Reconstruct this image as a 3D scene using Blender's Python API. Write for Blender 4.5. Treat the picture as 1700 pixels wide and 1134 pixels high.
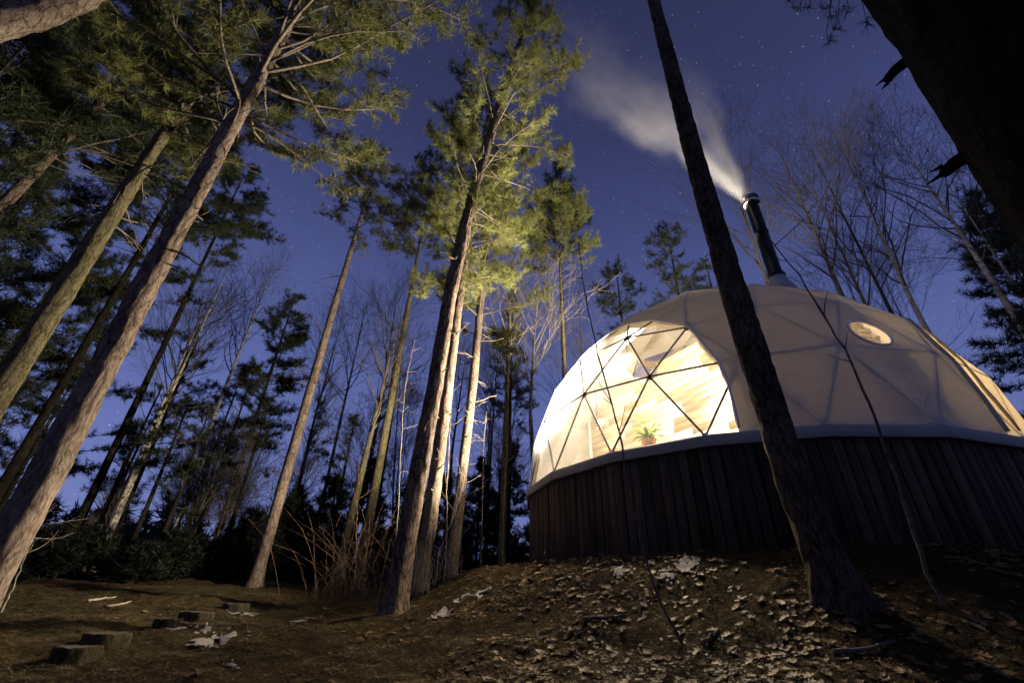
import bpy, bmesh, math, random, itertools
import numpy as np
from mathutils import Vector, Matrix

sc = bpy.context.scene
for o in list(bpy.data.objects):
    bpy.data.objects.remove(o)
COL = sc.collection
RAD = math.radians
pi = math.pi

# ---------------------------------------------------------------- camera
F_PX = 755.6                      # 16 mm lens on 36 mm, photograph 1700 px wide
PITCH = math.atan(F_PX / 1287.5)
ROLL = math.atan(35 / 1287.)
_F = np.array([0, math.cos(PITCH), math.sin(PITCH)])
_U0 = np.array([0, -math.sin(PITCH), math.cos(PITCH)])
_R0 = np.array([1., 0, 0])
_R = math.cos(ROLL) * _R0 + math.sin(ROLL) * _U0
_U = -math.sin(ROLL) * _R0 + math.cos(ROLL) * _U0
cam = bpy.data.cameras.new('camera')
cam.lens = 16.0
cam.sensor_width = 36.0
cam.clip_start = 0.05
cam.clip_end = 2000
cam_o = bpy.data.objects.new('camera', cam)
COL.objects.link(cam_o)
cam_o.matrix_world = Matrix(((_R[0], _U[0], -_F[0], 0), (_R[1], _U[1], -_F[1], 0), (_R[2], _U[2], -_F[2], 0), (0, 0, 0, 1)))
sc.camera = cam_o

# ---------------------------------------------------------------- dusk sky
SUN_AZ = RAD(-62)                 # afterglow low on the left
world = bpy.data.worlds.new('World')
sc.world = world
world.use_nodes = True
nt = world.node_tree
nd, lk = nt.nodes, nt.links
bg = nd['Background']
sky = nd.new('ShaderNodeTexSky')
sky.sky_type = 'NISHITA'
sky.sun_disc = False
sky.sun_elevation = RAD(-4.5)
sky.sun_rotation = SUN_AZ
tc = nd.new('ShaderNodeTexCoord')
sep = nd.new('ShaderNodeSeparateXYZ')
lk.new(tc.outputs['Generated'], sep.inputs[0])
asn = nd.new('ShaderNodeMath'); asn.operation = 'ARCSINE'
lk.new(sep.outputs['Z'], asn.inputs[0])
mr = nd.new('ShaderNodeMapRange')
mr.inputs['From Min'].default_value = 0
mr.inputs['From Max'].default_value = pi / 2
lk.new(asn.outputs[0], mr.inputs['Value'])
ramp = nd.new('ShaderNodeValToRGB')
lk.new(mr.outputs[0], ramp.inputs[0])
els = ramp.color_ramp.elements
els[0].position = 0.0; els[0].color = (.145, .175, .42, 1)
els[1].position = 1.0; els[1].color = (.022, .026, .068, 1)
for p, c in ((.12, (.135, .168, .42)), (.28, (.094, .122, .325)), (.48, (.050, .062, .180)), (.60, (.033, .039, .112)), (.75, (.025, .029, .080))):
    e = els.new(p); e.color = c + (1,)
tint = nd.new('ShaderNodeMix'); tint.data_type = 'RGBA'; tint.blend_type = 'MULTIPLY'
tint.inputs[0].default_value = 1
lk.new(sky.outputs[0], tint.inputs[6]); tint.inputs[7].default_value = (.25, .32, .6, 1)
add = nd.new('ShaderNodeMix'); add.data_type = 'RGBA'; add.blend_type = 'ADD'; add.inputs[0].default_value = 1
lk.new(ramp.outputs[0], add.inputs[6]); lk.new(tint.outputs[2], add.inputs[7])
# stars: points of light on the sky sphere


def star_layer(scale, rad, thr, gain):
    v = nd.new('ShaderNodeTexVoronoi'); v.feature = 'F1'; v.inputs['Scale'].default_value = scale
    lk.new(tc.outputs['Generated'], v.inputs['Vector'])
    m = nd.new('ShaderNodeMapRange'); m.inputs['From Min'].default_value = rad; m.inputs['From Max'].default_value = rad * .4
    lk.new(v.outputs['Distance'], m.inputs['Value'])
    s2 = nd.new('ShaderNodeSeparateColor'); lk.new(v.outputs['Color'], s2.inputs[0])
    m2 = nd.new('ShaderNodeMapRange'); m2.inputs['From Min'].default_value = thr; m2.inputs['From Max'].default_value = 1
    lk.new(s2.outputs[0], m2.inputs['Value'])
    pw = nd.new('ShaderNodeMath'); pw.operation = 'POWER'; pw.inputs[1].default_value = 2.0
    lk.new(m2.outputs[0], pw.inputs[0])
    mu = nd.new('ShaderNodeMath'); mu.operation = 'MULTIPLY'
    lk.new(m.outputs[0], mu.inputs[0]); lk.new(pw.outputs[0], mu.inputs[1])
    g = nd.new('ShaderNodeMath'); g.operation = 'MULTIPLY'; g.inputs[1].default_value = gain
    lk.new(mu.outputs[0], g.inputs[0])
    return g


sa = star_layer(150, .15, .45, .42)
sb = star_layer(40, .042, .5, 1.0)
ssum = nd.new('ShaderNodeMath'); ssum.operation = 'ADD'
lk.new(sa.outputs[0], ssum.inputs[0]); lk.new(sb.outputs[0], ssum.inputs[1])
stc = nd.new('ShaderNodeMix'); stc.data_type = 'RGBA'; stc.blend_type = 'MULTIPLY'; stc.inputs[0].default_value = 1
lk.new(ssum.outputs[0], stc.inputs[6]); stc.inputs[7].default_value = (.75, .85, 1, 1)
add2 = nd.new('ShaderNodeMix'); add2.data_type = 'RGBA'; add2.blend_type = 'ADD'; add2.inputs[0].default_value = 1
lk.new(add.outputs[2], add2.inputs[6]); lk.new(stc.outputs[2], add2.inputs[7])
lk.new(add2.outputs[2], bg.inputs['Color'])
bg.inputs['Strength'].default_value = 1.0

# last afterglow of the set sun, very weak and wide
sun = bpy.data.lights.new('afterglow', 'SUN')
sun.energy = 0.03
sun.angle = RAD(20)
sun.color = (.75, .8, 1)
sun_o = bpy.data.objects.new('afterglow', sun)
COL.objects.link(sun_o)
sd = Vector((math.sin(SUN_AZ) * math.cos(RAD(12)), math.cos(SUN_AZ) * math.cos(RAD(12)), math.sin(RAD(12))))
sun_o.rotation_euler = (-sd).to_track_quat('-Z', 'Y').to_euler()

vs = sc.view_settings
vs.view_transform = 'Standard'
vs.look = 'None'
vs.exposure = 0
vs.gamma = 1
vs.use_curve_mapping = False
sc.render.engine = 'CYCLES'
sc.cycles.use_denoising = True
sc.cycles.max_bounces = 6
sc.cycles.diffuse_bounces = 3
sc.cycles.transparent_max_bounces = 12
sc.cycles.volume_bounces = 0
sc.cycles.sample_clamp_indirect = 6

LAMP_OUT = 7000.0    # lamp by the big window
LAMP_UP = 6500.0      # lamp added to light the smoke and high crowns
LAMP_DOWN = 1750.0
LAMP_ROOM = 850.0    # spot added out of view to brighten the partition
LAMP_SIDE = 420.0

# ---------------------------------------------------------------- helpers
rng = np.random.default_rng(7)


def ray(u, v):
    return _F + (u - 850) / F_PX * _R + (567 - v) / F_PX * _U


def at(u, v, r):
    d = ray(u, v)
    return d * r / math.hypot(d[0], d[1])


DC = np.array([4.349, 8.692, 1.835])   # dome centre at rim height
DR = 4.0


def hash3(i, j, k):
    n = (i * 374761393 + j * 668265263 + k * 2147483647) & 0xffffffff
    n = ((n ^ (n >> 13)) * 1274126177) & 0xffffffff
    n = ((n ^ (n >> 16)) * 2246822519) & 0xffffffff
    return ((n ^ (n >> 15)) & 0xffff) / 65535.0


def noise3(p):
    p = np.asarray(p, float)
    i = np.floor(p).astype(np.int64); f = p - i; f = f * f * (3 - 2 * f)
    out = 0
    for a in (0, 1):
        for b in (0, 1):
            for c in (0, 1):
                w = (f[..., 0] if a else 1 - f[..., 0]) * (f[..., 1] if b else 1 - f[..., 1]) * (f[..., 2] if c else 1 - f[..., 2])
                out = out + w * hash3(i[..., 0] + a, i[..., 1] + b, i[..., 2] + c)
    return out * 2 - 1


def fbm(p, o=3):
    s, a, t = 0, 1, 0
    p = np.asarray(p, float)
    for k in range(o):
        s = s + a * noise3(p * 2 ** k + 17.3 * k); t += a; a *= .5
    return s / t


ZB_R = [0, 3.5, 4.9, 6, 7.5, 10, 14, 20, 40, 400]
ZB_Z = [-.55, -.50, -.43, -.32, -.17, .08, .42, .6, .8, 1.0]
S_D = [0, 4.2, 4.6, 5.0, 5.4, 5.8, 6.2, 6.8, 7.6]
S_V = [1, 1, .95, .80, .55, .34, .2, .08, 0]


def ground_z(x, y, fine=True):
    x = np.asarray(x, float); y = np.asarray(y, float)
    r = np.hypot(x, y)
    zb = 0
    for d in (-.5, 0, .5):
        zb = zb + np.interp(r + d, ZB_R, ZB_Z) / 3
    dc = np.hypot(x - DC[0], y - DC[1])
    s = 0
    for d in (-.15, 0, .15):
        s = s + np.interp(dc + d, S_D, S_V) / 3
    z = zb + (.55 - zb) * s
    if fine:
        q = np.stack([x, y, np.zeros_like(x)], -1)
        amp = np.clip((dc - 4.3) / .6, 0, 1)
        z = z + amp * (.09 * fbm(q * .9 + 3) + .055 * fbm(q * 2.6) + .022 * noise3(q * 8))
    return z


def gz(x, y):
    return float(ground_z(np.array([x]), np.array([y]))[0])


def ghit(u, v, r0=2.0, r1=60):
    d = ray(u, v); d = d / math.hypot(d[0], d[1])
    rs = np.arange(r0, r1, .02)
    P = rs[:, None] * d
    below = P[:, 2] < ground_z(P[:, 0], P[:, 1])
    k = int(np.argmax(below)) if below.any() else len(rs) - 1
    return P[k]


class MB:
    """collects vertices and faces, builds one mesh object"""

    def __init__(self):
        self.v = []; self.f = []; self.n = 0; self.m = []

    def add(self, v, f, mat=0):
        v = np.asarray(v, float)
        self.v.append(v)
        f = np.asarray(f, np.int64) + self.n
        self.f.append(f)
        self.m.append(np.full(len(f), mat, np.int32))
        self.n += len(v)
        return self

    def tube(self, pts, rad, ns=6, mat=0, cap=True):
        v, f = tube_geo(np.asarray(pts, float), np.asarray(rad, float), ns)
        self.add(v, f, mat)
        if cap:
            n = len(pts)
            base = self.n - len(v)
            for ring, c in ((0, pts[0]), (n - 1, pts[-1])):
                self.v.append(np.array([c], float))
                ci = self.n; self.n += 1
                idx = base + ring * ns + np.arange(ns)
                t = np.stack([idx, np.roll(idx, -1), np.full(ns, ci)], 1)
                if ring == 0:
                    t = t[:, ::-1]
                self.f.append(t); self.m.append(np.full(ns, mat, np.int32))
        return self

    def box(self, c, s, R=None, mat=0):
        c = np.asarray(c, float); s = np.asarray(s, float) / 2
        k = np.array(list(itertools.product((-1, 1), repeat=3)), float) * s
        if R is not None:
            k = k @ np.asarray(R).T
        return self.add(k + c, [[0, 1, 3, 2], [4, 6, 7, 5], [0, 4, 5, 1], [2, 3, 7, 6], [0, 2, 6, 4], [1, 5, 7, 3]], mat)

    def mesh(self, name, mats, smooth=False):
        me = bpy.data.meshes.new(name)
        V = np.concatenate(self.v) if self.v else np.zeros((0, 3))
        tot = sum(f.size for f in self.f)
        nf = sum(len(f) for f in self.f)
        me.vertices.add(len(V)); me.vertices.foreach_set('co', V.astype(np.float32).ravel())
        me.loops.add(tot); me.polygons.add(nf)
        li = np.concatenate([f.ravel() for f in self.f]).astype(np.int32)
        lt = np.concatenate([np.full(len(f), f.shape[1], np.int32) for f in self.f])
        ls = np.concatenate([[0], np.cumsum(lt)[:-1]]).astype(np.int32)
        me.loops.foreach_set('vertex_index', li)
        me.polygons.foreach_set('loop_start', ls)
        me.polygons.foreach_set('loop_total', lt)
        me.polygons.foreach_set('material_index', np.concatenate(self.m))
        if smooth:
            me.polygons.foreach_set('use_smooth', np.ones(nf, bool))
        for m in (mats if isinstance(mats, (list, tuple)) else [mats]):
            me.materials.append(m)
        me.update(calc_edges=True)
        me.validate()
        return me

    def build(self, name, mats, parent=None, smooth=False):
        return link(name, self.mesh(name, mats, smooth), parent)


def link(name, data, parent=None, loc=None):
    o = bpy.data.objects.new(name, data)
    COL.objects.link(o)
    if loc is not None:
        o.location = loc
    if parent is not None:
        o.parent = parent
        if loc is None:
            # geometry is given in world coordinates
            o.matrix_parent_inverse = parent_inv(parent)
    return o


def parent_inv(p):
    M = Matrix.Identity(4)
    while p is not None:
        M = (p.matrix_parent_inverse @ p.matrix_basis).inverted() if p.parent is None else M
        q = p
        chain = []
        while q is not None:
            chain.append(q); q = q.parent
        W = Matrix.Identity(4)
        for c in reversed(chain):
            W = W @ c.matrix_parent_inverse @ c.matrix_basis
        return W.inverted()


def tag(o, label=None, cat=None, group=None, kind=None):
    if label: o['label'] = label
    if cat: o['category'] = cat
    if group: o['group'] = group
    if kind: o['kind'] = kind
    return o


def thing(name, loc, label, cat, group=None):
    o = bpy.data.objects.new(name, None)
    o.empty_display_size = .2
    COL.objects.link(o)
    o.location = Vector(loc)
    return tag(o, label, cat, group)


def crs(a, b):
    return np.stack([a[..., 1] * b[..., 2] - a[..., 2] * b[..., 1], a[..., 2] * b[..., 0] - a[..., 0] * b[..., 2], a[..., 0] * b[..., 1] - a[..., 1] * b[..., 0]], -1)


def frames(pts):
    t = np.empty_like(pts)
    t[1:-1] = pts[2:] - pts[:-2]; t[0] = pts[1] - pts[0]; t[-1] = pts[-1] - pts[-2]
    t /= np.sqrt((t * t).sum(1))[:, None] + 1e-9
    ref = np.array([0, 0, 1.]) if abs(t[0, 2]) < .9 else np.array([1., 0, 0])
    a = crs(t, np.broadcast_to(ref, t.shape)); a /= np.sqrt((a * a).sum(1))[:, None] + 1e-9
    if len(pts) > 3:
        for i in range(1, len(a)):
            b = a[i - 1] - t[i] * (a[i - 1] @ t[i]); a[i] = b / (math.sqrt(b @ b) + 1e-9)
    return t, a, crs(t, a)


def tube_geo(pts, rad, ns):
    n = len(pts)
    t, a, b = frames(pts)
    th = np.arange(ns) * 2 * pi / ns
    ring = np.cos(th)[None, :, None] * a[:, None] + np.sin(th)[None, :, None] * b[:, None]
    r = rad if rad.ndim == 2 else rad[:, None]
    v = pts[:, None] + ring * r[..., None]
    i = np.arange(n - 1)[:, None] * ns; j = np.arange(ns)[None]
    k = (j + 1) % ns
    f = np.stack([i + j, i + k, i + ns + k, i + ns + j], -1).reshape(-1, 4)
    return v.reshape(-1, 3), f


def resample(pts, n):
    pts = np.asarray(pts, float)
    d = np.concatenate([[0], np.cumsum(np.linalg.norm(np.diff(pts, axis=0), axis=1))])
    s = np.linspace(0, d[-1], n)
    # smooth interpolation through averaging of linear samples
    q = np.stack([np.interp(s, d, pts[:, k]) for k in range(3)], 1)
    for _ in range(2):
        q[1:-1] = .25 * q[:-2] + .5 * q[1:-1] + .25 * q[2:]
    return q, s


# ---------------------------------------------------------------- materials
def mat_new(name):
    m = bpy.data.materials.new(name); m.use_nodes = True
    n = m.node_tree
    b = n.nodes['Principled BSDF']
    b.inputs['Specular IOR Level'].default_value = .25
    return m, n, b


def mapped(n, scale, kind='Object'):
    t = n.nodes.new('ShaderNodeTexCoord'); mp = n.nodes.new('ShaderNodeMapping')
    mp.inputs['Scale'].default_value = scale
    n.links.new(t.outputs[kind], mp.inputs['Vector'])
    return mp


def nnoise(n, vec, scale, detail=5, rough=.6):
    t = n.nodes.new('ShaderNodeTexNoise')
    t.inputs['Scale'].default_value = scale; t.inputs['Detail'].default_value = detail; t.inputs['Roughness'].default_value = rough
    n.links.new(vec.outputs[0], t.inputs['Vector'])
    return t


def cramp(n, fac, stops):
    r = n.nodes.new('ShaderNodeValToRGB')
    e = r.color_ramp.elements
    e[0].position, e[0].color = stops[0][0], tuple(stops[0][1]) + (1,)
    e[1].position, e[1].color = stops[-1][0], tuple(stops[-1][1]) + (1,)
    for p, c in stops[1:-1]:
        x = e.new(p); x.color = tuple(c) + (1,)
    n.links.new(fac, r.inputs[0])
    return r


def bump(n, b, h, strength, dist=.02):
    bp = n.nodes.new('ShaderNodeBump'); bp.inputs['Strength'].default_value = strength; bp.inputs['Distance'].default_value = dist
    n.links.new(h, bp.inputs['Height']); n.links.new(bp.outputs[0], b.inputs['Normal'])


def bark_mat(name, stops, sc_=(22, 22, 7), strength=1.0, dist=.02):
    """flaky bark: dark cracks between upright plates, fine grain, lichen"""
    m, n, b = mat_new(name)
    mp = mapped(n, sc_)
    w = nnoise(n, mp, .8, 3, .6)
    d = n.nodes.new('ShaderNodeMix'); d.data_type = 'VECTOR'; d.inputs[0].default_value = .62
    n.links.new(mp.outputs[0], d.inputs[4]); n.links.new(w.outputs['Color'], d.inputs[5])
    v = n.nodes.new('ShaderNodeTexVoronoi'); v.feature = 'DISTANCE_TO_EDGE'; v.inputs['Scale'].default_value = 1.5
    n.links.new(d.outputs[1], v.inputs['Vector'])
    cr = n.nodes.new('ShaderNodeMapRange'); cr.inputs['From Min'].default_value = .0; cr.inputs['From Max'].default_value = .16
    n.links.new(v.outputs['Distance'], cr.inputs['Value'])
    fine = nnoise(n, mapped(n, (60, 60, 22)), 1.0, 7, .72)
    low = nnoise(n, mapped(n, (2.4, 2.4, 1.3)), 1.0, 4, .6)
    # value = .55*fine + .25*low + cracks
    m1 = n.nodes.new('ShaderNodeMath'); m1.operation = 'MULTIPLY_ADD'; m1.inputs[1].default_value = .45
    n.links.new(low.outputs['Fac'], m1.inputs[0]); n.links.new(fine.outputs['Fac'], m1.inputs[2])
    m2 = n.nodes.new('ShaderNodeMath'); m2.operation = 'MULTIPLY_ADD'; m2.inputs[1].default_value = .17
    n.links.new(cr.outputs[0], m2.inputs[0]); n.links.new(m1.outputs[0], m2.inputs[2])
    sh = n.nodes.new('ShaderNodeMath'); sh.operation = 'SUBTRACT'; sh.inputs[1].default_value = .26
    n.links.new(m2.outputs[0], sh.inputs[0])
    r = cramp(n, sh.outputs[0], stops)
    n.links.new(r.outputs[0], b.inputs['Base Color'])
    b.inputs['Roughness'].default_value = .95
    b.inputs['Specular IOR Level'].default_value = .06
    bump(n, b, m2.outputs[0], strength, dist)
    return m


M = {}
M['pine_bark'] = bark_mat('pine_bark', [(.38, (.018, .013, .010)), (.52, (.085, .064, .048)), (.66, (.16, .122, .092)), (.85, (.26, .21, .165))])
M['pale_bark'] = bark_mat('pale_bark', [(.30, (.020, .014, .010)), (.46, (.090, .066, .048)), (.62, (.165, .125, .094)), (.85, (.27, .22, .175))])  # paler pine bark copy for lamplit trunks, light put into the colour
M['shade_bark'] = bark_mat('shade_bark', [(.38, (.010, .008, .006)), (.52, (.045, .034, .025)), (.66, (.085, .066, .048)), (.85, (.15, .12, .09))])  # pine bark darkened, the trunk's shade put into its colour
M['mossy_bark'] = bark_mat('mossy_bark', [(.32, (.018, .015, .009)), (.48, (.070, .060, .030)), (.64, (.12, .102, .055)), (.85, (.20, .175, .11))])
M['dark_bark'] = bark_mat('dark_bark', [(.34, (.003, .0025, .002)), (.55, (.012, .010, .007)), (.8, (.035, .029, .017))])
M['branch_bark'] = bark_mat('branch_bark', [(.34, (.05, .04, .03)), (.55, (.13, .105, .08)), (.8, (.22, .185, .145))], (30, 30, 30), .4, .01)
M['twig'] = bark_mat('twig', [(.34, (.03, .026, .022)), (.55, (.085, .072, .06)), (.8, (.15, .13, .105))], (20, 20, 20), .3, .01)
M['pale_twig'] = bark_mat('pale_twig', [(.34, (.10, .085, .065)), (.55, (.22, .185, .14)), (.8, (.34, .29, .22))], (20, 20, 20), .3, .01)
M['red_twig'] = bark_mat('red_twig', [(.34, (.05, .028, .018)), (.55, (.11, .068, .044)), (.8, (.19, .13, .085))], (20, 20, 20), .3, .01)


def birch_mat():
    m, n, b = mat_new('birch_bark')
    mp = mapped(n, (3, 3, 14))
    a = nnoise(n, mp, 1.4, 5, .7)
    mp2 = mapped(n, (2, 2, 2)); c = nnoise(n, mp2, 2, 4, .6)
    ad = n.nodes.new('ShaderNodeMath'); ad.operation = 'MULTIPLY_ADD'; ad.inputs[1].default_value = .5
    n.links.new(c.outputs['Fac'], ad.inputs[0]); n.links.new(a.outputs['Fac'], ad.inputs[2])
    r = cramp(n, ad.outputs[0], [(.56, (.05, .04, .03)), (.66, (.30, .26, .20)), (.85, (.52, .47, .40))])
    n.links.new(r.outputs[0], b.inputs['Base Color']); b.inputs['Roughness'].default_value = .8
    bump(n, b, ad.outputs[0], .4)
    return m


M['birch'] = birch_mat()


def foliage_mat(name, c1, c2, c3, trans=.25, fscale=2.6):
    m, n, b = mat_new(name)
    mp = mapped(n, (1, 1, 1))
    a = nnoise(n, mp, fscale, 3, .6)
    r = cramp(n, a.outputs['Fac'], [(.3, c1), (.52, c2), (.72, c3)])
    out = n.nodes['Material Output']
    tr = n.nodes.new('ShaderNodeBsdfTranslucent')
    n.links.new(r.outputs[0], b.inputs['Base Color']); n.links.new(r.outputs[0], tr.inputs['Color'])
    b.inputs['Roughness'].default_value = .6
    mx = n.nodes.new('ShaderNodeMixShader'); mx.inputs[0].default_value = trans
    n.links.new(b.outputs[0], mx.inputs[1]); n.links.new(tr.outputs[0], mx.inputs[2])
    n.links.new(mx.outputs[0], out.inputs['Surface'])
    return m


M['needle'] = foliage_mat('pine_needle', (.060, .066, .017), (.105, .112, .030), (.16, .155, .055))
M['needle_lit'] = foliage_mat('lit_pine_needle', (.095, .108, .026), (.15, .16, .045), (.21, .205, .08))  # brighter copy of the needles, lamplight put into the colour
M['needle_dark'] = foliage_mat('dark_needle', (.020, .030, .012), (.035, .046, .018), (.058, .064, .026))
M['needle_unlit'] = foliage_mat('unlit_needle', (.010, .014, .006), (.019, .025, .010), (.034, .038, .016))  # darker needle copy for background pines, shade put into the colour
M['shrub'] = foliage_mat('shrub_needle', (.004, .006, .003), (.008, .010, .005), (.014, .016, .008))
M['spruce'] = foliage_mat('spruce_needle', (.020, .032, .020), (.035, .050, .028), (.052, .066, .034))


def wood_mat(name, stops, sc_, strength=.5, kind='Object', rough=.85, var=.34):
    m, n, b = mat_new(name)
    mp = mapped(n, sc_, kind)
    inf = n.nodes.new('ShaderNodeObjectInfo')
    off = n.nodes.new('ShaderNodeVectorMath'); off.operation = 'ADD'
    mulv = n.nodes.new('ShaderNodeVectorMath'); mulv.operation = 'SCALE'; mulv.inputs['Scale'].default_value = 37
    cx = n.nodes.new('ShaderNodeCombineXYZ')
    for k in range(3): n.links.new(inf.outputs['Random'], cx.inputs[k])
    n.links.new(cx.outputs[0], mulv.inputs[0]); n.links.new(mp.outputs[0], off.inputs[0]); n.links.new(mulv.outputs[0], off.inputs[1])
    a = nnoise(n, off, 1.6, 7, .65)
    ad = n.nodes.new('ShaderNodeMath'); ad.operation = 'MULTIPLY_ADD'; ad.inputs[1].default_value = var
    n.links.new(inf.outputs['Random'], ad.inputs[0]); n.links.new(a.outputs['Fac'], ad.inputs[2])
    r = cramp(n, ad.outputs[0], stops)
    n.links.new(r.outputs[0], b.inputs['Base Color']); b.inputs['Roughness'].default_value = rough
    bump(n, b, a.outputs['Fac'], strength, .01)
    return m


M['wall_board'] = wood_mat('weathered_board', [(.40, (.012, .008, .005)), (.62, (.040, .027, .016)), (.85, (.085, .060, .037))], (9, 9, .7))
M['pine_plank'] = wood_mat('pine_plank', [(.30, (.72, .58, .37)), (.6, (.80, .68, .47)), (.95, (.84, .73, .53))], (.8, 12, 12), .1, rough=.5, var=.16)
M['log_bark'] = bark_mat('log_bark', [(.34, (.008, .007, .005)), (.55, (.035, .028, .017)), (.8, (.075, .06, .038))], (24, 24, 4), 1, .02)


def simple(name, col, rough=.8, metal=0, nscale=None, var=.25, bstr=.0):
    m, n, b = mat_new(name)
    b.inputs['Base Color'].default_value = tuple(col) + (1,)
    b.inputs['Roughness'].default_value = rough; b.inputs['Metallic'].default_value = metal
    if nscale:
        mp = mapped(n, (1, 1, 1)); a = nnoise(n, mp, nscale, 6, .65)
        lo = [c * (1 - var) for c in col]; hi = [min(1, c * (1 + var)) for c in col]
        r = cramp(n, a.outputs['Fac'], [(.3, lo), (.7, hi)])
        n.links.new(r.outputs[0], b.inputs['Base Color'])
        if bstr: bump(n, b, a.outputs['Fac'], bstr, .02)
    return m


def log_top_mat():
    m, n, b = mat_new('log_cut')
    mp = mapped(n, (1, 1, 0))
    w = n.nodes.new('ShaderNodeTexWave'); w.wave_type = 'RINGS'; w.rings_direction = 'SPHERICAL'
    w.inputs['Scale'].default_value = 14; w.inputs['Distortion'].default_value = 2.5
    n.links.new(mp.outputs[0], w.inputs['Vector'])
    r = cramp(n, w.outputs['Fac'], [(.2, (.035, .03, .018)), (.8, (.07, .058, .035))])
    n.links.new(r.outputs[0], b.inputs['Base Color']); b.inputs['Roughness'].default_value = .9
    return m


M['log_cut'] = log_top_mat()
M['strut'] = simple('strut_steel', (.010, .010, .011), .75, 0)
M['hub'] = simple('hub_steel', (.010, .010, .011), .7, 0)
M['flue'] = simple('flue_black', (.012, .012, .013), .38, .3, 9, .3)
M['flue_rim'] = simple('flue_rim', (.55, .54, .52), .25, 1)
M['flash'] = simple('flashing_grey', (.33, .33, .36), .5, .2, 6, .15)
M['snow'] = simple('snow', (.24, .225, .21), .8, 0, 30, .4, .6)
M['floor'] = simple('floor_wood', (.40, .28, .16), .6, 0, 4)
M['pot'] = simple('clay_pot', (.45, .2, .12), .8, 0, 12)
M['leaf_plant'] = foliage_mat('house_plant_leaf', (.07, .12, .02), (.12, .19, .035), (.20, .28, .07))
M['white_trim'] = simple('white_trim', (.70, .68, .68), .6, 0, 5, .06)
M['lamp_metal'] = simple('lamp_metal', (.5, .48, .45), .4, .8)


def emit_mat(name, col, s):
    m, n, b = mat_new(name)
    b.inputs['Base Color'].default_value = (.9, .85, .75, 1)
    b.inputs['Emission Color'].default_value = col + (1,); b.inputs['Emission Strength'].default_value = s
    return m


M['bulb'] = emit_mat('lamp_bulb', (1, .86, .62), 14)


def fabric_mat(name, col, trans, tcol):
    m, n, b = mat_new(name)
    mp = mapped(n, (1, 1, 1))
    a = nnoise(n, mp, 3.0, 5, .6)
    fine = nnoise(n, mapped(n, (1, 1, 1)), 90, 3, .6)
    lo = [c * .86 for c in col]
    r = cramp(n, a.outputs['Fac'], [(.3, lo), (.7, col)])
    n.links.new(r.outputs[0], b.inputs['Base Color'])
    b.inputs['Roughness'].default_value = .6
    ad = n.nodes.new('ShaderNodeMath'); ad.operation = 'MULTIPLY_ADD'; ad.inputs[1].default_value = .25
    n.links.new(fine.outputs['Fac'], ad.inputs[0]); n.links.new(a.outputs['Fac'], ad.inputs[2])
    bump(n, b, ad.outputs[0], .6, .04)
    tr = n.nodes.new('ShaderNodeBsdfTranslucent'); tr.inputs['Color'].default_value = tuple(tcol) + (1,)
    mx = n.nodes.new('ShaderNodeMixShader'); mx.inputs[0].default_value = trans
    n.links.new(b.outputs[0], mx.inputs[1]); n.links.new(tr.outputs[0], mx.inputs[2])
    n.links.new(mx.outputs[0], n.nodes['Material Output'].inputs['Surface'])
    return m


M['fabric'] = fabric_mat('dome_fabric', (.41, .42, .395), .118, (.90, .88, .64))
M['liner'] = fabric_mat('liner_fabric', (.80, .78, .74), .25, (.95, .80, .60))
M['skirt'] = fabric_mat('skirt_fabric', (.30, .30, .27), .0, (.9, .8, .7))
M['curtain'] = fabric_mat('curtain_fabric', (.50, .42, .26), .20, (.95, .78, .46))


def vinyl_mat():
    m, n, b = mat_new('clear_vinyl')
    out = n.nodes['Material Output']
    n.nodes.remove(b)
    tr = n.nodes.new('ShaderNodeBsdfTransparent'); tr.inputs[0].default_value = (.95, .95, .93, 1)
    gl = n.nodes.new('ShaderNodeBsdfGlossy'); gl.inputs['Roughness'].default_value = .12; gl.inputs[0].default_value = (1, 1, 1, 1)
    df = n.nodes.new('ShaderNodeBsdfTranslucent'); df.inputs[0].default_value = (.95, .95, .95, 1)
    mp = mapped(n, (1, 1, 1)); a = nnoise(n, mp, 2.2, 6, .7)
    bp = n.nodes.new('ShaderNodeBump'); bp.inputs['Strength'].default_value = .25; bp.inputs['Distance'].default_value = .05
    n.links.new(a.outputs['Fac'], bp.inputs['Height']); n.links.new(bp.outputs[0], gl.inputs['Normal'])
    fr = n.nodes.new('ShaderNodeFresnel'); fr.inputs[0].default_value = 1.45
    m1 = n.nodes.new('ShaderNodeMixShader'); n.links.new(fr.outputs[0], m1.inputs[0])
    n.links.new(tr.outputs[0], m1.inputs[1]); n.links.new(gl.outputs[0], m1.inputs[2])
    mr_ = n.nodes.new('ShaderNodeMapRange'); mr_.inputs['From Min'].default_value = .35; mr_.inputs['From Max'].default_value = .75
    mr_.inputs['To Min'].default_value = .028; mr_.inputs['To Max'].default_value = .085
    n.links.new(a.outputs['Fac'], mr_.inputs['Value'])
    m2 = n.nodes.new('ShaderNodeMixShader'); n.links.new(mr_.outputs[0], m2.inputs[0])
    n.links.new(m1.outputs[0], m2.inputs[1]); n.links.new(df.outputs[0], m2.inputs[2])
    n.links.new(m2.outputs[0], out.inputs['Surface'])
    return m


M['vinyl'] = vinyl_mat()


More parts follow.
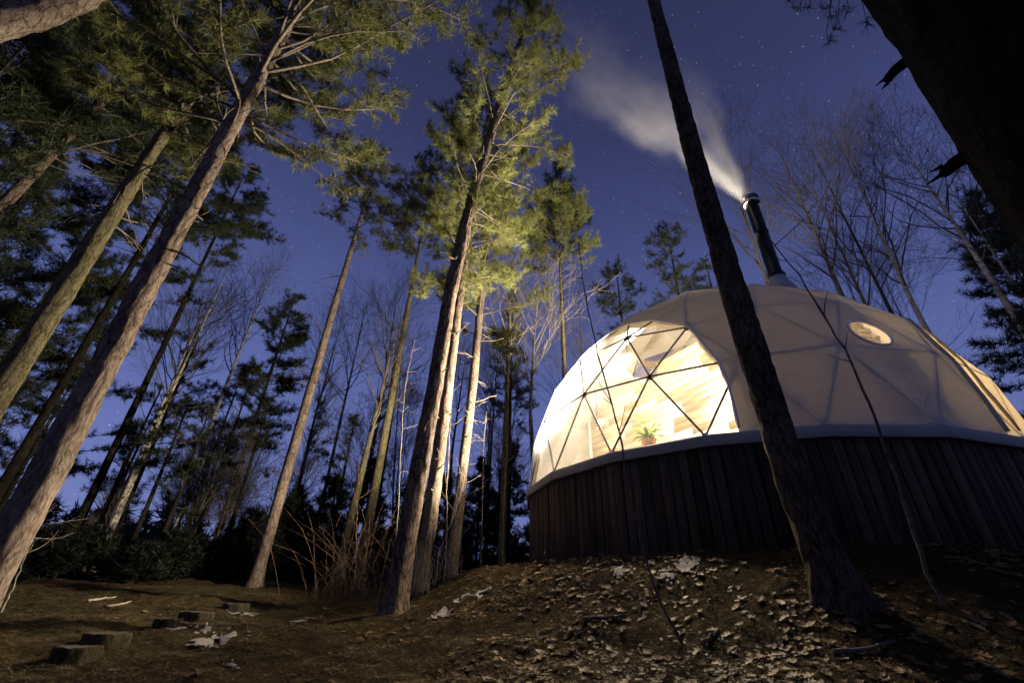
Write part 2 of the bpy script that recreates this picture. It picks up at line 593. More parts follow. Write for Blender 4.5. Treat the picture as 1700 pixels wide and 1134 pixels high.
def ground_mat():
    m, n, b = mat_new('forest_floor')
    mp = mapped(n, (1, 1, 1))
    a = nnoise(n, mp, 1.1, 5, .6); c = nnoise(n, mp, 14, 8, .75); d = nnoise(n, mapped(n, (1, 1, 1)), 60, 5, .7)
    r1 = cramp(n, c.outputs['Fac'], [(.32, (.013, .009, .004)), (.52, (.048, .033, .015)), (.72, (.115, .080, .037))])
    r2 = cramp(n, c.outputs['Fac'], [(.32, (.011, .009, .004)), (.55, (.040, .033, .013)), (.75, (.085, .066, .028))])
    mx = n.nodes.new('ShaderNodeMix'); mx.data_type = 'RGBA'
    rr = cramp(n, a.outputs['Fac'], [(.45, (0, 0, 0)), (.62, (1, 1, 1))])
    n.links.new(rr.outputs[0], mx.inputs[0]); n.links.new(r1.outputs[0], mx.inputs[6]); n.links.new(r2.outputs[0], mx.inputs[7])
    n.links.new(mx.outputs[2], b.inputs['Base Color']); b.inputs['Roughness'].default_value = .95
    b.inputs['Specular IOR Level'].default_value = .05
    ad = n.nodes.new('ShaderNodeMath'); ad.operation = 'MULTIPLY_ADD'; ad.inputs[1].default_value = .4
    n.links.new(d.outputs['Fac'], ad.inputs[0]); n.links.new(c.outputs['Fac'], ad.inputs[2])
    bump(n, b, ad.outputs[0], 1.0, .06)
    return m


M['ground'] = ground_mat()
M['dead_leaf'] = foliage_mat('dead_leaf', (.040, .022, .009), (.105, .063, .025), (.27, .18, .080), .1, 9)
M['dead_grass'] = foliage_mat('dead_grass', (.07, .055, .022), (.13, .10, .045), (.21, .165, .08), .1, 14)


def smoke_mat(name, L, r0, r1, dens, pw):
    m = bpy.data.materials.new(name); m.use_nodes = True
    n = m.node_tree; n.nodes.remove(n.nodes['Principled BSDF'])
    out = n.nodes['Material Output']
    v = n.nodes.new('ShaderNodeVolumePrincipled')
    v.inputs['Color'].default_value = (.97, .96, .95, 1); v.inputs['Anisotropy'].default_value = .0
    t = n.nodes.new('ShaderNodeTexCoord'); s = n.nodes.new('ShaderNodeSeparateXYZ'); n.links.new(t.outputs['Object'], s.inputs[0])

    def mth(op, a, b_=None, c=None):
        q = n.nodes.new('ShaderNodeMath'); q.operation = op
        for i, x in enumerate((a, b_, c)):
            if x is None: continue
            if isinstance(x, (int, float)): q.inputs[i].default_value = x
            else: n.links.new(x, q.inputs[i])
        return q.outputs[0]
    R = mth('MULTIPLY_ADD', s.outputs['Z'], (r1 - r0) / L, r0)
    mw = n.nodes.new('ShaderNodeMapping'); mw.inputs['Scale'].default_value = (.9, .9, .55); n.links.new(t.outputs['Object'], mw.inputs['Vector'])
    wz = nnoise(n, mw, 1.0, 3, .5); ws = n.nodes.new('ShaderNodeSeparateColor'); n.links.new(wz.outputs['Color'], ws.inputs[0])
    xx = mth('MULTIPLY_ADD', mth('MULTIPLY', mth('SUBTRACT', ws.outputs[0], .5), 1.5), R, s.outputs['X'])
    yy = mth('MULTIPLY_ADD', mth('MULTIPLY', mth('SUBTRACT', ws.outputs[1], .5), 1.5), R, s.outputs['Y'])
    x2 = mth('MULTIPLY', xx, xx); y2 = mth('MULTIPLY', yy, yy)
    rho = mth('SQRT', mth('ADD', x2, y2))
    q = mth('DIVIDE', rho, R)
    edge = n.nodes.new('ShaderNodeMapRange'); edge.interpolation_type = 'SMOOTHSTEP'
    edge.inputs['From Min'].default_value = .72; edge.inputs['From Max'].default_value = .0
    n.links.new(q, edge.inputs['Value'])
    fade = mth('POWER', mth('DIVIDE', r0, R), pw)
    endf = n.nodes.new('ShaderNodeMapRange'); endf.interpolation_type = 'SMOOTHSTEP'
    endf.inputs['From Min'].default_value = L * .98; endf.inputs['From Max'].default_value = L * .3
    n.links.new(s.outputs['Z'], endf.inputs['Value'])
    mp = n.nodes.new('ShaderNodeMapping'); mp.inputs['Scale'].default_value = (2.6, 2.6, .55); n.links.new(t.outputs['Object'], mp.inputs['Vector'])
    nz = nnoise(n, mp, 1.0, 4, .55)
    nm = n.nodes.new('ShaderNodeMapRange'); nm.inputs['From Min'].default_value = .3; nm.inputs['From Max'].default_value = .68
    nm.inputs['To Min'].default_value = .25; nm.inputs['To Max'].default_value = 1.3
    n.links.new(nz.outputs['Fac'], nm.inputs['Value'])
    d = mth('MULTIPLY', mth('MULTIPLY', mth('MULTIPLY', edge.outputs[0], fade), mth('MULTIPLY', endf.outputs[0], nm.outputs[0])), dens)
    n.links.new(d, v.inputs['Density']); n.links.new(v.outputs[0], out.inputs['Volume'])
    return m


# ---------------------------------------------------------------- ground
def axis(lo, hi, near_lo, near_hi, step):
    a = list(np.arange(near_lo, near_hi, step))
    d, x, left = step, near_lo, []
    while x > lo:
        d *= 1.22; x -= d; left.append(x)
    d, x, right = step, a[-1], []
    while x < hi:
        d *= 1.22; x += d; right.append(x)
    return np.array(left[::-1] + a + right)


gx = axis(-400, 400, -7, 8, .055)
gy = axis(-60, 500, 1.5, 13, .055)
X, Y = np.meshgrid(gx, gy)
Zg = ground_z(X, Y)
nx, ny = len(gx), len(gy)
ii = (np.arange(ny - 1)[:, None] * nx + np.arange(nx - 1)[None]).ravel()
mb = MB()
mb.add(np.stack([X, Y, Zg], -1).reshape(-1, 3), np.stack([ii, ii + 1, ii + nx + 1, ii + nx], 1))
ground = mb.build('ground', M['ground'], smooth=True)
tag(ground, 'sloping forest floor of soil, moss and needle litter', 'ground', kind='structure')

# ---------------------------------------------------------------- the dome
WN = np.array([-.88249893, -.4660125, .06346652]); WN /= np.linalg.norm(WN); WD = 3.1357
W2 = np.array([math.cos(RAD(-31)), math.sin(RAD(-31)), .10]); W2 /= np.linalg.norm(W2); W2D = 3.10
SK = np.array([-.05, .16, .985]); SK /= np.linalg.norm(SK); SKD = 3.62
DROT = 2.92931


def geo4():
    t = math.atan(2)
    V = [[0, 0, 1]] + [[math.sin(t) * math.cos(2 * pi * k / 5), math.sin(t) * math.sin(2 * pi * k / 5), math.cos(t)] for k in range(5)]
    V += [[-a, -b, -c] for a, b, c in V]
    V = np.array(V)
    key = {}; P = []; T = []

    def vid(q):
        q = q / np.linalg.norm(q)
        k = tuple(np.round(q, 3) + 0.0)
        if k not in key:
            key[k] = len(P); P.append(q)
        return key[k]
    n = 4
    for a, b, c in itertools.combinations(range(12), 3):
        if all(abs(np.linalg.norm(V[i] - V[j]) - 1.0515) < .01 for i, j in ((a, b), (b, c), (a, c))):
            g = {}
            for i in range(n + 1):
                for j in range(n + 1 - i):
                    g[i, j] = vid(V[a] * i + V[b] * j + V[c] * (n - i - j))
            for i in range(n):
                for j in range(n - i):
                    T.append((g[i, j], g[i + 1, j], g[i, j + 1]))
                    if i + j < n - 1:
                        T.append((g[i + 1, j], g[i + 1, j + 1], g[i, j + 1]))
    P = np.array(P)
    c, s = math.cos(DROT), math.sin(DROT)
    P = P @ np.array([[c, -s, 0], [s, c, 0], [0, 0, 1]]).T
    T = [t_ for t_ in T if all(P[i, 2] > -1e-3 for i in t_)]
    out = []
    for t_ in T:
        a, b, c_ = P[list(t_)]
        if np.cross(b - a, c_ - a) @ (a + b + c_) < 0: t_ = (t_[0], t_[2], t_[1])
        out.append(t_)
    return P, out


GP, GT = geo4()
dome = thing('geodesic_dome', (DC[0], DC[1], .62), 'pale fabric geodesic dome glowing through its arched window on a wooden base', 'dome')

# round window inside one facet
pc_dir = np.array([4.6765, 4.9994, 3.2275]) - DC; pc_dir /= np.linalg.norm(pc_dir)
pf = max(GT, key=lambda t_: (GP[list(t_)].mean(0) / np.linalg.norm(GP[list(t_)].mean(0))) @ pc_dir)
A3 = GP[list(pf)] * DR
pn = np.cross(A3[1] - A3[0], A3[2] - A3[0]); pn /= np.linalg.norm(pn)
pcen = pc_dir * ((A3[0] @ pn) / (pc_dir @ pn))
cenf = A3.mean(0)
PR = .245
for _ in range(60):                     # keep the ring inside the facet
    for k in range(3):
        e0, e1 = A3[k], A3[(k + 1) % 3]
        en = np.cross(pn, e1 - e0); en /= np.linalg.norm(en)
        dist = (pcen - e0) @ en
        if dist < PR + .05: pcen = pcen + en * (PR + .05 - dist) * .5
pa = np.cross(pn, [0, 0, 1]); pa /= np.linalg.norm(pa); pb = np.cross(pn, pa)

bm = bmesh.new()
bv = [bm.verts.new(tuple(p * DR)) for p in GP]
NSUB, SAG = 6, .022
sub_key = {}
on_strut = set()


def sub_vert(t_, i, j):
    k = NSUB - i - j
    w = ((t_[0], i), (t_[1], j), (t_[2], k))
    nz = sorted((a_, b_) for a_, b_ in w if b_)
    key_ = tuple(nz)
    if key_ not in sub_key:
        if len(nz) == 1:
            v_ = bv[nz[0][0]]
        else:
            p = sum(GP[a_] * b_ for a_, b_ in w) / NSUB * DR
            prod = i * j * k / (NSUB / 3) ** 3
            v_ = bm.verts.new(tuple(p * (1 - SAG / DR * prod ** .7)))
        sub_key[key_] = v_
        if len(nz) < 3: on_strut.add(v_)
    return sub_key[key_]


for t_ in GT:
    if t_ == pf: continue
    for i in range(NSUB):
        for j in range(NSUB - i):
            bm.faces.new([sub_vert(t_, i + 1, j), sub_vert(t_, i, j + 1), sub_vert(t_, i, j)])
            if i + j < NSUB - 1:
                bm.faces.new([sub_vert(t_, i + 1, j), sub_vert(t_, i + 1, j + 1), sub_vert(t_, i, j + 1)])
bmesh.ops.recalc_face_normals(bm, faces=bm.faces[:])
for fc in bm.faces: fc.smooth = True
for e in bm.edges:
    a_, b_ = e.verts
    if a_ in on_strut and b_ in on_strut:
        m_ = (a_.co + b_.co) / 2
        # an edge that runs along a strut lies on a chord between two hubs
        if any(f_.normal.dot(e.link_faces[0].normal) < .9995 for f_ in e.link_faces[1:]): e.smooth = False
# the facet with the hole
NR = 28
ringv = [bm.verts.new(tuple(pcen + PR * (math.cos(2 * pi * k / NR) * pa + math.sin(2 * pi * k / NR) * pb))) for k in range(NR)]
cor = [bv[i] for i in pf]
edg = []
for k in range(NR): edg.append(bm.edges.new((ringv[k], ringv[(k + 1) % NR])))
for k in range(3):
    e = bm.edges.new((cor[k], cor[(k + 1) % 3]))
    edg.append(e)
bmesh.ops.triangle_fill(bm, edges=edg, use_beauty=True, use_dissolve=False, normal=Vector(pn))
# drop a possible lid over the hole
for fc in list(bm.faces):
    if all(v in ringv for v in fc.verts): bm.faces.remove(fc)
for v in list(bm.verts):
    if not v.link_faces: bm.verts.remove(v)
for n_, d_ in ((WN, WD), (W2, W2D), (SK, SKD)):
    bmesh.ops.bisect_plane(bm, geom=bm.verts[:] + bm.edges[:] + bm.faces[:], dist=1e-5, plane_co=Vector(n_ * d_), plane_no=Vector(n_))


def split_faces(test, name, mat, parent, k=1.0):
    b2 = bm.copy()
    kill = [f for f in b2.faces if not test(np.array(f.calc_center_median()))]
    bmesh.ops.delete(b2, geom=kill, context='FACES')
    for v in b2.verts: v.co = v.co * k + Vector(DC)
    me = bpy.data.meshes.new(name); b2.to_mesh(me); b2.free()
    me.materials.append(mat)
    return link(name, me, parent)


inW = lambda c: c @ WN > WD
inW2 = lambda c: c @ W2 > W2D
inSK = lambda c: c @ SK > SKD
cover = split_faces(lambda c: not (inW(c) or inW2(c) or inSK(c)), 'fabric_cover', M['fabric'], dome)
split_faces(lambda c: not (inW(c) or inW2(c) or inSK(c)), 'inner_liner', M['liner'], dome, .978)
window = split_faces(inW, 'arched_window', M['vinyl'], dome)
window['label'] = 'large clear arched window glowing with warm light'
window2 = split_faces(inW2, 'side_window', M['curtain'], dome)
window2['label'] = 'drawn tan fabric side window glowing yellow'
added_rooflight = split_faces(inSK, 'added_roof_window', M['vinyl'], dome)  # unseen opening, added so lamplight reaches the smoke and crowns
bm.free()


_FA = np.array([GP[list(t_)] * DR for t_ in GT])
_FN = np.cross(_FA[:, 1] - _FA[:, 0], _FA[:, 2] - _FA[:, 0])
_FD = (_FN * _FA[:, 0]).sum(1)


def facet_r(d):
    """radius of the faceted shell along direction d"""
    k = _FN @ d
    ok = k > 1e-9
    return (_FD[ok] / k[ok]).min()


def arch_path(n_, d_, off=.004, m=70):
    """where a cutting plane meets the shell"""
    n_ = np.asarray(n_); a = np.cross(n_, [0, 0, 1]); a /= np.linalg.norm(a); b = np.cross(a, n_)
    if b[2] < 0: b = -b
    pts = []
    for th in np.linspace(-.1, pi + .1, m):
        lo, hi = 0, 4.0
        e = math.cos(th) * a + math.sin(th) * b
        for _ in range(24):
            mid = (lo + hi) / 2
            p = n_ * d_ + e * mid
            L = np.linalg.norm(p)
            if L > facet_r(p / L) + off: hi = mid
            else: lo = mid
        p = n_ * d_ + e * lo
        if p[2] > -.01: pts.append(p + DC)
    return np.array(pts)


ap = arch_path(WN, WD)
MB().tube(ap, np.full(len(ap), .018), 6).build('window_piping', M['white_trim'], window, True)
ap = arch_path(W2, W2D)
MB().tube(ap, np.full(len(ap), .03), 6).build('window_piping', M['fabric'], window2, True)

# round window frame and pane
mb = MB()
th = np.linspace(0, 2 * pi, 41)
rp = np.array([DC + pcen + pn * .012 + (PR + .012) * (math.cos(t_) * pa + math.sin(t_) * pb) for t_ in th])
mb.tube(rp, np.full(len(rp), .017), 8, cap=False)
ring_o = mb.build('round_window', M['white_trim'], dome, True)
mb = MB()
cp = np.array([DC + pcen + pn * .004 + PR * (math.cos(t_) * pa + math.sin(t_) * pb) for t_ in th[:-1]])
mb.add(cp, [list(range(40))])
mb.build('pane', M['vinyl'], ring_o)

# struts and hubs
edges = set()
for t_ in GT:
    for i, j in ((0, 1), (1, 2), (2, 0)):
        edges.add(tuple(sorted((t_[i], t_[j]))))
v_, f_ = tube_geo(np.array([[0, 0, 0], [0, 0, 1.]]), np.array([.0145, .0145]), 8)
unit = MB().add(v_, f_).mesh('strut', M['strut'], True)
frame_o = bpy.data.objects.new('strut_frame', None); COL.objects.link(frame_o); frame_o.parent = dome
frame_o.matrix_parent_inverse = parent_inv(dome)
for i, j in sorted(edges):
    if (GP[i] + GP[j]) / 2 @ SK * DR > SKD + .02: continue
    a, b = DC + GP[i] * (DR - .018), DC + GP[j] * (DR - .018)
    o = link('strut', unit, frame_o)
    d = Vector(b - a)
    o.matrix_basis = Matrix.Translation(Vector(a)) @ d.to_track_quat('Z', 'Y').to_matrix().to_4x4() @ Matrix.Diagonal((1, 1, d.length, 1))
mb = MB(); mb.tube([[0, 0, -.022], [0, 0, -.02], [0, 0, .012], [0, 0, .014]], [.035, .045, .045, .035], 10)
hub_me = mb.mesh('hub', M['hub'], False)
for p in GP:
    if p[2] < -1e-3 or p @ SK * DR > SKD - .1: continue
    o = link('hub', hub_me, frame_o)
    o.matrix_basis = Matrix.Translation(Vector(DC + p * (DR - .028))) @ Vector(p).to_track_quat('Z', 'Y').to_matrix().to_4x4()

# skirt band under the rim and the wall of upright boards
rimv = [p for p in GP if abs(p[2]) < 1e-3]
rimv.sort(key=lambda p: math.atan2(p[1], p[0]))
rimv = np.array(rimv) * DR
NRIM = len(rimv)


def loft_ring(levels, name, mat, parent):
    mb_ = MB(); V = []
    for k, z in levels:
        V.append(np.concatenate([rimv[:, :2] * k + DC[:2], np.full((NRIM, 1), z)], 1))
    n_ = len(levels); f = []
    for l in range(n_ - 1):
        for i in range(NRIM):
            j = (i + 1) % NRIM
            f.append([l * NRIM + i, l * NRIM + j, (l + 1) * NRIM + j, (l + 1) * NRIM + i])
    mb_.add(np.concatenate(V), f)
    return mb_.build(name, mat, parent)


ZB = DC[2]
loft_ring([(.985, ZB - .135), (1.008, ZB - .135), (1.0095, ZB - .13), (1.0075, ZB - .03), (1.005, ZB + .008), (.999, ZB + .012)], 'skirt_band', M['skirt'], dome)
wall = bpy.data.objects.new('board_wall', None); COL.objects.link(wall); wall.parent = dome; wall.matrix_parent_inverse = parent_inv(dome)
BW = .122
board_me = []
for k in range(5):
    mb = MB(); h = ZB - .125 - .30
    w = BW - .006 - .004 * k % 2
    mb.box((0, 0, h / 2), (w, .02 + .003 * k, h))
    me = mb.mesh('board', M['wall_board']); board_me.append(me)
r_ = random.Random(4)
for i in range(NRIM):
    a = DC[:2] + rimv[i][:2] * .992; b = DC[:2] + rimv[(i + 1) % NRIM][:2] * .992
    L = np.linalg.norm(b - a); n_ = int(round(L / BW)); t_ = (b - a) / L
    ang = math.atan2(t_[1], t_[0])
    for k in range(n_):
        c = a + t_ * (k + .5) * L / n_
        o = link('board', r_.choice(board_me), wall)
        o.matrix_basis = Matrix.Translation((c[0] + t_[1] * r_.uniform(0, .012), c[1] - t_[0] * r_.uniform(0, .012), .30 + r_.uniform(-.02, 0))) @ Matrix.Rotation(ang + r_.uniform(-.012, .012), 4, 'Z') @ Matrix.Rotation(r_.uniform(-.004, .004), 4, 'Y')
loft_ring([(.965, ZB - .012), (1.003, ZB - .012)], 'rim_light_seal', M['wall_board'], dome)  # unseen closing ring, added to block lamplight leaking under the skirt
loft_ring([(.975, .25), (.975, ZB - .02)], 'wall_backing', M['wall_board'], dome)
# floor inside
mb = MB()
mb.add(np.concatenate([rimv[:, :2] * .974 + DC[:2], np.full((NRIM, 1), ZB - .30)], 1), [list(range(NRIM))])
mb.build('floor', M['floor'], dome)

# plank partition inside, parallel to the window
hn = WN * [1, 1, 0]; hn /= np.linalg.norm(hn)
ht = np.array([hn[1], -hn[0], 0])           # along the wall, away to the left in the picture
if ht @ np.array([-.39, .92, 0]) < 0: ht = -ht
part_o = bpy.data.objects.new('plank_partition', None); COL.objects.link(part_o); part_o.parent = dome; part_o.matrix_parent_inverse = parent_inv(dome)
PD = 1.15


def on_part(u, v, dd=PD):
    d = ray(u, v); t_ = ((DC @ hn) + dd) / (d @ hn)
    q = d * t_ - DC
    return q @ ht, q[2]


s_left, _ = on_part(982, 720)
_, z_low = on_part(1030, 662)
_, z_high = on_part(1135, 590)
s_step, _ = on_part(1092, 620)
PH = .145
Rw = np.stack([ht, hn, [0, 0, 1]], 1)
z = -.30
row = 0
while z < z_high:
    r_in = 3.86 ** 2 - PD ** 2 - max(0, z + PH) ** 2
    if r_in < .1: break
    r_in = math.sqrt(r_in)
    s0, s1 = -r_in, min(s_left, r_in)
    if z > z_low: s1 = min(s1, s_step)
    cuts = [s0]
    while cuts[-1] < s1 - .9: cuts.append(cuts[-1] + r_.uniform(1.3, 2.4))
    cuts = [c for c in cuts if c < s1 - .25] + [s1]
    for c0, c1 in zip(cuts[:-1], cuts[1:]):
        mb = MB(); mb.box((0, 0, 0), (c1 - c0 - .005, .02, PH - .007))
        o = mb.build('plank', M['pine_plank'], None)
        o.parent = part_o; o.matrix_parent_inverse = parent_inv(part_o)
        cc = DC + hn * (PD + r_.uniform(-.002, .002)) + ht * (c0 + c1) / 2 + np.array([0, 0, z + PH / 2])
        o.matrix_basis = Matrix.Translation(Vector(cc)) @ Matrix(Rw.tolist()).to_4x4()
    z += PH; row += 1
# edge post and top rail of the partition
mb = MB(); mb.box(DC + hn * (PD + .01) + ht * (s_left + .05) + np.array([0, 0, (z_low - .3) / 2]), (.09, .09, z_low + .3), Rw)
mb.build('edge_post', M['white_trim'], part_o)

# loose folds of the drawn side window flap
hb = W2 * [1, 1, 0]; hb /= np.linalg.norm(hb)
for k_, dd_ in enumerate((3.26,)):
    ap = arch_path(W2, dd_, .012, 50)
    ap = ap + np.random.default_rng(k_).normal(0, .006, ap.shape)
    MB().tube(ap, .014 + .010 * np.abs(np.sin(np.arange(len(ap)) * .5 + k_)), 6).build('fold', M['curtain'], window2, True)

# flue with flashing and cap
q = at(1290, 466, 8.62); qt = at(1247, 334, 8.62)
cb = np.array([q[0], q[1], 0.]); ct = np.array([q[0] * .5 + qt[0] * .5, q[1] * .5 + qt[1] * .5, 0])
cx, cy = ct[0], ct[1]
dxy = np.hypot(cx - DC[0], cy - DC[1]); zsurf = DC[2] + math.sqrt(DR ** 2 - dxy ** 2)
ztop = qt[2]; zb = q[2] + .10
mb = MB(); mb.tube([[cx, cy, zsurf - .25], [cx, cy, zsurf - .02], [cx, cy, zb - .1], [cx, cy, zb]], [.34, .27, .165, .14], 24)
chim = mb.build('flue_flashing', M['flash'], dome, False)
fl = MB(); fl.tube([[cx, cy, zb - .05], [cx, cy, zb], [cx, cy, zb + .05], [cx, cy, zb + .055], [cx, cy, ztop - .95], [cx, cy, ztop - .945], [cx, cy, ztop - .90], [cx, cy, ztop - .895], [cx, cy, ztop - .06]],
                   [.155, .168, .15, .128, .128, .137, .137, .128, .128], 24)
flue = fl.build('flue_pipe', M['flue'], dome, True)
cp_ = MB(); cp_.tube([[cx, cy, ztop - .10], [cx, cy, ztop - .09], [cx, cy, ztop - .03], [cx, cy, ztop - .02]], [.15, .175, .175, .15], 24)
cp_.tube([[cx, cy, ztop + .07], [cx, cy, ztop + .085], [cx, cy, ztop + .12]], [.17, .175, .03], 24)
for k in range(4):
    an = k * pi / 2 + .4
    cp_.box((cx + .13 * math.cos(an), cy + .13 * math.sin(an), ztop + .025), (.02, .02, .13))
cp_.build('flue_cap', M['flue_rim'], flue, False)

# ---------------------------------------------------------------- lamps in the dome


def lamp(name, p, label, kind, energy, aim=None, size=.12, cone=170, col=(1, .87, .68), group=None):
    t_ = thing(name, p, label, 'lamp', group)
    d = Vector(aim).normalized() if aim is not None else Vector((0, 0, -1))
    e = 1 if aim is not None else 0
    # reflector bowl behind the bulb, opening along the aim
    ax = np.array(d)
    prof = [(-.14, .02), (-.135, .05), (-.10, .10), (-.04, .15), (0.0, .165)]
    mb_ = MB(); pts = np.array([np.array(p) + ax * (h - .10) for h, _ in prof])
    v, f = tube_geo(pts, np.array([r for _, r in prof]), 20); mb_.add(v, f)
    mb_.build('reflector', M['lamp_metal'], t_, True)
    b = MB(); ph = np.linspace(0, pi, 9)
    b.tube([np.array(p) - ax * (.07 + .05 * math.cos(x)) for x in ph], [max(.002, .05 * math.sin(x)) for x in ph], 14)
    b.build('bulb', M['bulb'], t_, True)
    L = bpy.data.lights.new(name, kind); L.energy = energy; L.color = col
    L.shadow_soft_size = size
    if kind == 'SPOT':
        L.spot_size = RAD(cone); L.spot_blend = .35
    lo = bpy.data.objects.new(name + '_light', L); COL.objects.link(lo)
    lo.parent = t_; lo.matrix_parent_inverse = parent_inv(t_)
    lo.matrix_basis = Matrix.Translation(Vector(p) + d * .09) @ d.to_track_quat('-Z', 'Y').to_matrix().to_4x4()
    return t_


hz = np.array([0, 0, 1.])
a2v = np.array([-hb[1], hb[0], 0])
def azel(az, el):
    return (math.cos(RAD(az)) * math.cos(RAD(el)), math.sin(RAD(az)) * math.cos(RAD(el)), math.sin(RAD(el)))


LO = DC + hn * 2.58 + ht * .85 + hz * 1.32
lt = lamp('window_lamp', LO, 'bright metal reflector lamp hanging just inside the arched window', 'SPOT', LAMP_OUT, azel(197, 27), .10, 134)
MB().tube([LO + hz * .05, LO + hz * 1.0], [.008, .008], 6).build('cord', M['flue'], lt)
LD = DC + hn * 2.72 + ht * -.30 + hz * 2.08
lt = lamp('slope_fill_lamp', LD, 'added lamp high inside the arched window, tilted down to light the slope', 'SPOT', LAMP_DOWN, np.array([.35, 4.8, -.1]) - LD, .10, 74, (1, .80, .56))  # extra spot added to brighten the leafy slope below the window
MB().tube([LD + hz * .05, LD + hz * .55], [.008, .008], 6).build('cord', M['flue'], lt)
LU = DC - hn * .7 + hz * 2.55
lt = lamp('smoke_fill_lamp', LU, 'added reflector lamp pointing up to light the smoke and crowns', 'SPOT', LAMP_UP, (-.12, -.10, 1), .10, 150)
MB().tube([LU - hz * .1, np.array([LU[0], LU[1], ZB - .3])], [.02, .02], 8).build('stand', M['lamp_metal'], lt)
LR = DC + hn * 2.2 - ht * 2.2 + hz * .95
lt = lamp('partition_fill_lamp', LR, 'small added lamp lighting the plank partition from out of view', 'SPOT', LAMP_ROOM, -hn + ht * .8 - hz * .12, .08, 140, (1, .93, .80))
MB().tube([LR + hz * .05, LR + hz * .9], [.006, .006], 6).build('cord', M['flue'], lt)
LS = DC + hb * 1.9 - a2v * .9 + hz * 1.2
lt = lamp('bedside_lamp', LS, 'lamp standing behind the drawn side window', 'POINT', LAMP_SIDE, None, .08)
MB().tube([LS - hz * .1, np.array([LS[0], LS[1], ZB - .3])], [.012, .012], 6).build('stand', M['lamp_metal'], lt)

# potted plant on a shelf inside the window
pp = at(1076, 730, 6.75)
for rr in np.arange(6.0, 9, .02):
    pp = at(1076, 728, rr)
    if (pp - DC) @ WN < WD - .34: break
plant = thing('potted_plant', (pp[0], pp[1], pp[2] - .22), 'bushy green potted plant on the sill inside the arched window', 'plant')
mb = MB(); mb.tube([pp + [0, 0, -.24], pp + [0, 0, -.22], pp + [0, 0, -.03], pp + [0, 0, -.03]], [.06, .09, .12, .105], 16)
mb.build('pot', M['pot'], plant, True)
mb = MB(); mb.box(pp + [0, 0, -.27], (.5, .5, .05)); mb.box(np.array([pp[0], pp[1], (pp[2] - .30 + ZB - .3) / 2]), (.06, .06, max(.05, pp[2] - .30 - ZB + .3)))
tag(mb.build('plant_stand', M['pine_plank']), 'small wooden stand carrying the potted plant', 'stand')
pr = np.random.default_rng(3)
for k in range(40):
    a = pr.uniform(0, 2 * pi); L = pr.uniform(.25, .5); up = pr.uniform(.5, 1.7)
    d = np.array([math.cos(a), math.sin(a), 0]); side = np.array([-d[1], d[0], 0])
    V = []; f = []
    for i in range(7):
        s_ = i / 6
        c = pp + [0, 0, -.03] + d * L * s_ * .8 + hz * (up * s_ * L - 1.1 * s_ * s_ * L * .75)
        w = .024 * math.sin(pi * min(.97, s_ * .85 + .12))
        V += [c - side * w + hz * .004, c + side * w + hz * .004]
    f = [[2 * i, 2 * i + 1, 2 * i + 3, 2 * i + 2] for i in range(6)]
    MB().add(V, f).build('leaf', M['leaf_plant'], plant, True)

# ---------------------------------------------------------------- smoke


def smoke(label, p0, p1, r0, r1, dens, pw):
    p0 = np.array(p0); p1 = np.array(p1); L = float(np.linalg.norm(p1 - p0))
    mb_ = MB(); zz = np.linspace(0, L, 8)
    mb_.tube([[0, 0, z_] for z_ in zz], [r0 + (r1 - r0) * z_ / L for z_ in zz], 24)
    o = mb_.build('smoke', smoke_mat('smoke', L, r0, r1, dens, pw))
    o.matrix_basis = Matrix.Translation(Vector(p0)) @ Vector(p1 - p0).to_track_quat('Z', 'Y').to_matrix().to_4x4()
    return tag(o, label, 'smoke', kind='stuff')


ctop = np.array([cx, cy, ztop + .02])
smoke('broad pale smoke plume drifting away from the flue cap', ctop, at(905, 40, 7.6), .19, 2.7, 9.0, 1.45)
smoke('thin upper wisp of smoke rising from the flue cap', ctop + [0.02, 0, .05], at(1085, 70, 8.0), .15, 1.7, 3.6, 1.5)

# ---------------------------------------------------------------- trees


def rough_trunk(path, rads, ns, n, rough, seed, plate=1.0):
    pts, s = resample(path, n)
    rad = np.interp(np.linspace(0, 1, n), np.linspace(0, 1, len(rads)), rads)
    th = np.arange(ns) * 2 * pi / ns
    R = rad[:, None] * np.ones(ns)
    q = np.stack([np.cos(th)[None] * R, np.sin(th)[None] * R, s[:, None] * np.ones(ns)], -1)
    q1 = q * np.array([16, 16, 4.2]) * plate + seed * 7.7
    q2 = q * np.array([42, 42, 14]) * plate + seed * 3.1
    q3 = q * np.array([3.2, 3.2, 1.3]) + seed
    rid = 1 - np.abs(noise3(q1)) * 2.2
    R = R * (1 + .06 * noise3(q3)) + rough * (.9 * rid + .6 * noise3(q2))
    return pts, R


def tree_trunk(parent, path, rads, ns, n, rough, mat, seed, flare=True, plate=1.0):
    pts, R = rough_trunk(path, rads, ns, n, rough, seed, plate)
    if flare is not False:
        flare = .2 if flare == 'deep' else .0
        s = np.linspace(0, np.linalg.norm(np.diff(pts, axis=0), axis=1).sum(), n)
        th = np.arange(ns) * 2 * pi / ns
        R = R * (1 + .50 * np.exp(-np.clip(s - flare, 0, 9) / .15)[:, None] * (1 + .55 * np.cos(th * 5 + seed)[None]))
    v, f = tube_geo(pts, R, ns)
    mb_ = MB().add(v, f)
    mb_.add(np.concatenate([v[-ns:], pts[-1:]]), [[i, (i + 1) % ns, ns] for i in range(ns)])
    return mb_.build('trunk', mat, parent, True)


def unit_v(v):
    v = np.asarray(v, float)
    return v / (math.sqrt(v @ v) + 1e-9)


